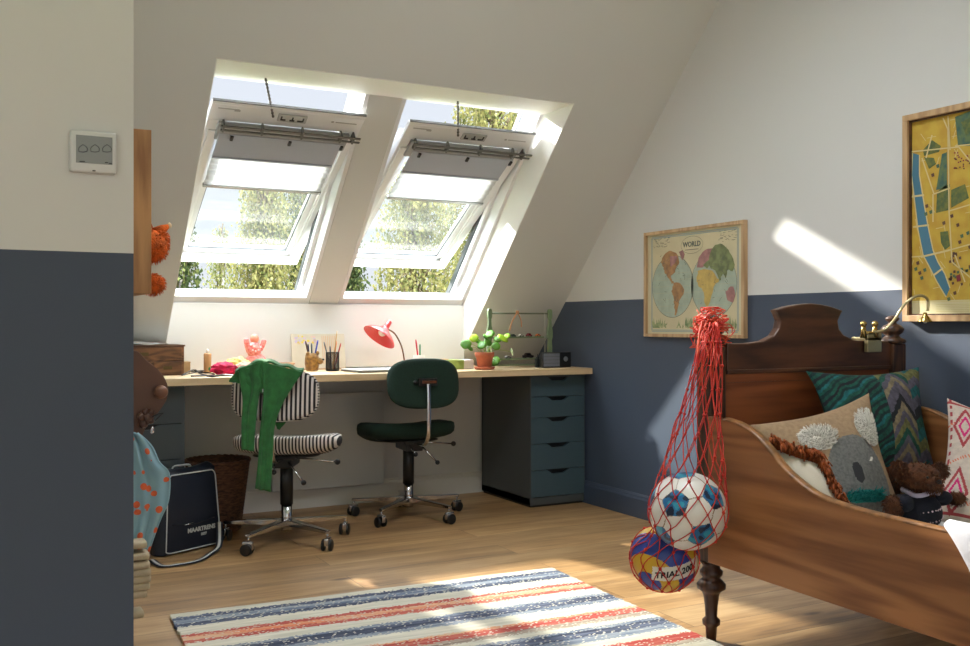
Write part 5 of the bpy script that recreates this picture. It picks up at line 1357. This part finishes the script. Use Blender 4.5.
for (u0, u1, v1, c_, lab) in ((311, 305.5, 341, 'brown', 'dark brown pen, leftmost in the golden bear pot'), (312, 311.5, 343, 'grey', 'short grey-green pen standing upright in the golden bear pot'), (313, 318, 340, 'blue', 'bright blue pen leaning right in the golden bear pot'), (310, 308, 344, 'navy', 'short navy pen at the left in the golden bear pot')):
    p = bx(u0, 366); p.z = ZD+.028; q_ = bx(u1, v1); pen(lab, p, q_, c_, .0045)
# mesh pot
pc_ = bx(332.5, 360); hm = bx(332, 352.5).z-ZD; e = thing('mesh_pot', 'dark wire mesh pencil pot on the desk to the right of the bear pot', 'pen pot', (pc_.x, YQ, ZD))
b = B(); n_ = 26
for sgn in (1, -1):
    for k in range(n_): b.tube([(.0335*math.cos(2*PI*(k/n_)+sgn*t_*1.6), .0335*math.sin(2*PI*(k/n_)+sgn*t_*1.6), .004+(hm-.004)*t_) for t_ in [i/8 for i in range(9)]], .0013, 4)
b.obj('mesh_wall', M_dkmetal, e)
b = B(); b.tube([(.0335*math.cos(a), .0335*math.sin(a), hm) for a in [2*PI*k/32 for k in range(32)]], .0022, 6, closed=True); b.lathe([(0, .0), (.034, .0), (.034, .004), (0, .004)], 32); b.obj('rim_and_base', M_dkmetal, e)
for (u0, u1, v1, c_, lab) in ((331, 324, 342, 'grey', 'dark grey pencil leaning left out of the mesh pot'), (331, 330, 346, 'navy', 'short navy pencil upright in the mesh pot'), (334, 341, 343, 'red', 'dark red pencil leaning right out of the mesh pot'), (333, 336.5, 341, 'orange', 'orange pencil beside the dark red one in the mesh pot'), (333, 337, 331, 'wood', 'tall pale wooden ruler rising from the mesh pot')):
    p = bx(u0, 366); p.z = ZD+.008; p.y = YQ+(.004 if c_ in ('wood', 'orange') else 0); q_ = bx(u1, v1); pen(lab, p, q_, c_, .0035)
# paper by the chair
b = B().box((0, 0, 0), (.15, .11, .0012)); o = b.obj('note_paper', mat('paper_white', (220, 222, 220), .8)); o.location = D(306, 376.5); o.location.y = 4.46; o.location.x = atY(307, 376, 4.46).x-.02; tag(o, 'white note paper at the desk edge right of the cardigan', 'paper')
# laptop
e = thing('laptop', 'closed silver laptop on the desk behind the green chair', 'laptop', (1.86, 4.60, ZD), .06)
B().box((-.16, -.11, .002), (.16, .11, .009)).obj('base', M_alu, e, bevel=.002)
B().box((-.16, -.11, .0095), (.16, .11, .0145)).obj('lid', mat('laptop_lid', (214, 216, 216), .35, 0), e, bevel=.002)
# red lamp
YL = 4.80; lp = lambda u, v: atY(u, v, YL)
bp2 = lp(405, 364); e = thing('desk_lamp', 'retro red desk lamp with a tilted shade and curved arm on the desk', 'lamp', (bp2.x, YL, ZD)); off = tuple(e.location)
M_red = mat('red_enamel', (206, 44, 48), .28, coat=.4)
B().lathe([(0, 0), (.060, 0), (.062, .006), (.05, .014), (.015, .020), (0, .021)], 32, c=(bp2.x, YL, ZD)).obj('base', M_red, e, off=off)
b = B(); b.tube(smooth_poly([tuple(p) for p in ((bp2.x, YL, ZD+.015), lp(403.5, 355), lp(401, 345), lp(395, 334), lp(388.5, 329.5))], 7), .0042, 8); b.obj('arm', mat('lamp_arm', (120, 88, 62), .3, .7), e, off=off)
hc = lp(385.5, 328); ax = (lp(391, 320)-lp(376, 340)).normalized(); ax = (ax+Vector((0, .10, 0))).normalized()
Mh = Matrix.Translation(hc) @ ax.to_track_quat('Z', 'Y').to_matrix().to_4x4()
b = B(); b.lathe([(0, .046), (.010, .046), (.013, .042), (.0165, .006), (.019, .000), (.034, -.014), (.060, -.030), (.082, -.046), (.094, -.060), (.095, -.064), (.092, -.063), (.078, -.048), (.055, -.034), (.03, -.018), (.012, -.004), (0, -.004)], 40, M=Mh); b.obj('shade', M_red, e, off=off)
b = B(); b.ball(Mh @ Vector((0, 0, -.03)), .022, sub=3); b.obj('bulb', mat('bulb_glass', (230, 226, 210), .15), e, off=off)
# pen glass behind green chair
YG2 = 4.80; gp = atY(419, 360, YG2); e = thing('pen_glass', 'small pale cup with two pens behind the green chair backrest', 'pen pot', (gp.x, YG2, ZD))
hg = atY(419, 355, YG2).z-ZD; B().lathe([(0, .002), (.026, .002), (.030, .006), (.033, hg), (.030, hg), (.027, .01), (0, .008)], 28).obj('cup', mat('pale_ceramic', (222, 212, 200), .3), e)
for (u0, u1, v1, c_, lab) in ((419, 415.8, 339.5, 'pinkred', 'crimson pen leaning left in the cup behind the green chair'), (420, 420, 344, 'green', 'green pen in the cup behind the green chair')):
    p = atY(u0, 364, YG2); p.z = ZD+.012; pen(lab, p, atY(u1, v1, YG2), c_, .0045)
# box / books
p0, p1 = atY(447, 361, 4.60), atY(464, 369.5, 4.60)
e = thing('green_box', 'small flat green and white box on the desk left of the potted plant', 'box', ((p0.x+p1.x)/2, 4.64, ZD)); off = tuple(e.location)
B().box((p0.x-.05, 4.60, ZD), (p1.x, 4.70, p0.z+.004)).obj('body', mat('box_green', (150, 170, 88), .6), e, off=off, bevel=.001)
p2 = atY(474, 361, 4.60); B().box((p1.x+.0003, 4.602, ZD), (p2.x, 4.698, p0.z+.003)).obj('white_end', mat('paper_white', (220, 222, 220), .8), e, off=off, bevel=.001)
b = B().box((p0.x-.03, 4.62, p0.z+.0045), (p0.x+.02, 4.66, p0.z+.010)); tag(b.obj('eraser', mat('eraser_peach', (220, 178, 140), .7), origin=(p0.x, 4.64, p0.z), bevel=.002), 'small peach eraser lying on top of the flat green box', 'eraser')
# potted plant
YPp = 4.53; pp0 = atY(484.5, 368, YPp); e = thing('potted_plant', 'terracotta pot with a round-leaved green plant on the desk', 'plant', (pp0.x, YPp, ZD))
M_tc = mat('terracotta', (188, 104, 72), .8, var=.12, scale=40)
B().lathe([(0, 0), (.046, 0), (.052, .004), (.056, .014), (.053, .015), (.045, .006), (0, .005)], 32).obj('saucer', M_tc, e)
B().lathe([(0, .007), (.034, .007), (.036, .010), (.045, .066), (.050, .067), (.053, .090), (.049, .091), (.046, .07), (.040, .07), (0, .07)], 32).obj('pot', M_tc, e)
B().lathe([(0, .078), (.046, .078)], 20, cap=False).obj('soil', mat('soil', (50, 38, 28), .95), e)
M_lf = mat('plant_leaf', (104, 160, 40), .45, alt=(60, 118, 34), scale=14); M_lf2 = mat('plant_leaf_bright', (186, 214, 40), .45, alt=(140, 186, 40), scale=14); M_stem = mat('plant_stem', (150, 176, 90), .5)
R = random.Random(21)
lv = [((466, 344), .026, 0), ((474, 338), .022, 1), ((490, 334), .024, 0), ((503, 338), .030, 2), ((498, 339), .020, 0), ((482, 345), .024, 0), ((496, 346), .022, 0), ((488, 342), .022, 0), ((478, 341), .02, 0), ((495, 361), .026, 0), ((512, 352), .020, 3), ((486, 337), .018, 0), ((470, 348), .018, 0), ((507, 336), .016, 2), ((491, 349), .018, 3)]
for k, ((u, v), r_, kind) in enumerate(lv):
    tip = atY(u, v, YPp+R.uniform(-.03, .03)); p0_ = Vector((pp0.x+R.uniform(-.015, .015), YPp+R.uniform(-.015, .015), ZD+.075))
    mid = (p0_+tip)/2+Vector((0, 0, .02)); b = B(); b.tube(smooth_poly([tuple(p0_), tuple(mid), tuple(tip)], 6), .0016, 5); st_ = b.obj('stem', M_stem, e, off=tuple(e.location))
    nn = (CAM-tip).normalized()*.6+Vector((R.uniform(-.5, .5), 0, R.uniform(.2, .8))); nn.normalize()
    if kind == 3: nn = Vector((.9, -.3, .2)).normalized()
    a_ = nn.orthogonal().normalized(); c_ = nn.cross(a_); r_ *= 1.12
    b = B(); cen = b.bm.verts.new(tip+nn*.0); rg = []
    for rr_, h_ in ((.5, .12), (1, -.05)):
        rg.append([b.bm.verts.new(tip+(a_*math.cos(2*PI*q_/18)+c_*math.sin(2*PI*q_/18))*r_*rr_*(1+.05*math.sin(q_*2.1))+nn*r_*h_) for q_ in range(18)])
    for q_ in range(18): b._f((cen, rg[0][q_], rg[0][(q_+1) % 18]), True); b._f((rg[0][q_], rg[1][q_], rg[1][(q_+1) % 18], rg[0][(q_+1) % 18]), True)
    b.obj('leaf', {0: M_lf, 1: M_lf2, 2: M_lf2, 3: mat('leaf_underside', (196, 214, 170), .5)}[kind], st_, off=tuple(e.location), solid=.001)
# green shelf rack
YS = 4.66; rp = lambda u, v: atY(u, v, YS)
xL, xR_ = rp(489.5, 330).x, rp(550, 330).x; ztop = rp(520, 313.5).z
e = thing('green_rack', 'small green metal display rack with two shelves at the right end of the desk', 'rack', ((xL+xR_)/2, YS, ZD)); off = tuple(e.location)
M_gr = mat('rack_green', (122, 140, 106), .45)
def upright(x, name):
    zt_ = rp(520, 309).z; H3 = zt_-ZD
    prof = [(-.013, 0), (-.013, .35), (-.010, .45), (-.016, .52), (-.017, .62), (-.010, .72), (-.008, .82), (-.013, .86), (-.013, .97), (-.008, 1), (.008, 1), (.013, .97), (.013, .86), (.008, .82), (.010, .72), (.017, .62), (.016, .52), (.010, .45), (.013, .35), (.013, 0)]
    B().prism([(x+px, YS-.008, ZD+pz*H3) for px, pz in prof], (0, .016, 0)).obj(name, M_gr, e, off=off, bevel=.002)
upright(xL, 'upright'); upright(xR_-.002, 'upright')
b = B(); b.tube([(xL, YS, ztop), (xR_, YS, ztop)], .0045, 10); b.obj('rod', mat('rod_green', (96, 110, 88), .4), e, off=off)
z1_, z2_ = rp(520, 337).z, rp(520, 358.5).z
for zz_ in (z1_, z2_):
    b = B(); b.box((xL+.014, YS-.022, zz_-.006), (xR_-.016, YS+.022, zz_)); b.box((xL+.014, YS-.024, zz_-.006), (xR_-.016, YS-.021, zz_+.003)); b.obj('shelf', M_gr, e, off=off, bevel=.001)
b = B().box((xL+.014, YS-.022, ZD+.010), (xR_-.016, YS+.022, ZD+.018)); b.obj('shelf', M_gr, e, off=off, bevel=.001)
b = B(); xs_ = rp(542.5, 330).x; b.tube([(xs_, YS-.024, ztop), (xs_, YS-.026, rp(542, 352).z)], .0016, 5); tag(b.obj('string', mat('string_white', (220, 220, 214), .7), origin=(xs_, YS, ztop)), 'thin white string hanging from the rod of the green rack', 'string')
# peg figure
b = B(); P0 = rp(516.5, 312)+Vector((0, -.010, 0))
b.tube(smooth_poly([tuple(rp(516, 313)+Vector((0, -.010, 0))), tuple(rp(511, 322)+Vector((0, -.010, 0))), tuple(rp(508.5, 331)+Vector((0, -.010, 0)))], 5), .0045, 6)
b.tube(smooth_poly([tuple(rp(517, 313)+Vector((0, -.010, 0))), tuple(rp(520, 320)+Vector((0, -.010, 0))), tuple(rp(520.5, 327)+Vector((0, -.010, 0)))], 5), .003, 6)
b.ball(P0, .010, sub=2); tag(b.obj('wooden_figure', mat('figure_wood', (206, 152, 110), .6), origin=tuple(P0)), 'small wooden figure hanging from the rod of the green rack', 'ornament')
# toy cars
def car(label, x, z, L, m, m2, h=.016):
    e = thing('toy_car', label, 'toy car', (x, YS, z+.0005))
    P = [(-L/2, .004), (L/2, .004), (L/2, .004+h*.45), (L*.30, .004+h*.55), (L*.16, .004+h), (-L*.22, .004+h), (-L*.36, .004+h*.6), (-L/2, .004+h*.5)]
    B().prism([(px, -.009, pz) for px, pz in P], (0, .018, 0)).obj('body', m, e, bevel=.0015)
    for sx_ in (-L*.30, L*.30):
        for sy_ in (-.0105, .0075): B().lathe([(0, 0), (.0048, 0), (.0048, .003), (0, .003)], 14, M=Matrix.Translation((sx_, sy_+.003, .0048)) @ Matrix.Rotation(PI/2, 4, 'X')).obj('wheel', M_black, e)
    b = B().prism([(L*.13, -.0094, .004+h*.55), (-L*.18, -.0094, .004+h*.55), (-L*.15, -.0094, .004+h*.9), (L*.10, -.0094, .004+h*.9)], (0, .0188, 0)); b.obj('windows', m2, e)
dg = mat('window_dark', (26, 28, 32), .2)
car('black toy car with dark cabin on the lower shelf of the green rack', rp(528, 350).x, z2_, .066, mat('car_black', (24, 22, 26), .3), dg, .026)
car('tiny grey toy car on the left of the lower rack shelf', rp(508, 350).x, z2_, .040, mat('car_grey', (130, 124, 128), .4), dg, .014)
car('red toy car on the upper shelf of the green rack', rp(529, 334).x, z1_, .034, mat('car_red', (150, 40, 46), .35), dg, .016)
car('orange toy car at the right of the upper rack shelf', rp(538, 334).x, z1_, .030, mat('car_orange', (220, 120, 60), .35), dg, .012)
car('white toy car in the middle of the upper rack shelf', rp(521, 334).x, z1_, .028, mat('car_white', (214, 214, 208), .35), dg, .012)
car('dark green toy car at the left of the upper rack shelf', rp(513, 334).x, z1_, .030, mat('car_green', (40, 66, 50), .35), dg, .012)
# radio
YR_ = 4.52; ra = atY(543, 352.5, YR_); rb = atY(571, 368, YR_)
e = thing('radio', 'small black portable radio with grey grille and round dial on the desk', 'radio', ((ra.x+rb.x)/2, YR_, ZD)); off = tuple(e.location)
B().box((ra.x, YR_, ZD+.001), (rb.x, YR_+.04, ra.z), bev=.004).obj('case', M_black, e, off=off)
xm = atY(560, 360, YR_).x; w_, h_ = xm-ra.x-.006, ra.z-ZD-.012
for i in range(4):
    for j in range(4):
        B().box((ra.x+.004+w_*i/4+.0006, YR_-.002, ZD+.007+h_*j/4+.0006), (ra.x+.004+w_*(i+1)/4-.0006, YR_+.002, ZD+.007+h_*(j+1)/4-.0006)).obj('grille_tile', mat('grille_grey', (136, 140, 150), .4, .3), e, off=off, bevel=.0006)
b = B(); b.lathe([(0, .004), (.009, .004), (.013, .003), (.014, 0)], 24, M=Matrix.Translation(((xm+rb.x)/2+.001, YR_-.0005, (ra.z+ZD)/2+.005)) @ Matrix.Rotation(PI/2, 4, 'X')); b.obj('dial', mat('dial_silver', (150, 152, 156), .3, .6), e, off=off)
# little dark camera beside the radio
cx = atY(539.5, 360, 4.56).x; e = thing('toy_lantern', 'small dark metal container between the plant and the radio', 'container', (cx, 4.58, ZD))
B().box((-.012, -.012, .0005), (.012, .012, .05), bev=.003).obj('body', mat('dark_teal_metal', (34, 42, 44), .4, .3), e)
B().lathe([(.010, .05), (.010, .058), (.004, .062), (.002, .075), (0, .075)], 16).obj('cap', M_black, e)
# plug and key tag under the striped chair are part of its levers

# repeats share a group
GRP = {'pen': 'pens and pencils standing in the pots', 'toy_car': 'toy cars on the green rack', 'birch_tree': 'trees outside the roof windows', 'spruce_tree': 'trees outside the roof windows', 'swivel_chair': 'office chairs at the desk', 'drawer_unit': 'drawer units under the worktop', 'chevron_cushion': 'cushions on the bed', 'koala_cushion': 'cushions on the bed', 'fringed_cushion': 'cushions on the bed', 'embroidered_cushion': 'cushions on the bed', 'football': 'balls in the red net', 'volleyball': 'balls in the red net', 'world_map': 'framed maps on the blue and white wall', 'city_map': 'framed maps on the blue and white wall', 'magenta_cloth': 'crumpled fabrics on the desk', 'yellow_cloth': 'crumpled fabrics on the desk', 'peach_cloth': 'crumpled fabrics on the desk'}
for o in list(sc.objects):
    k = o.name.split('.')[0]
    if o.parent is None and k in GRP: o['group'] = GRP[k]
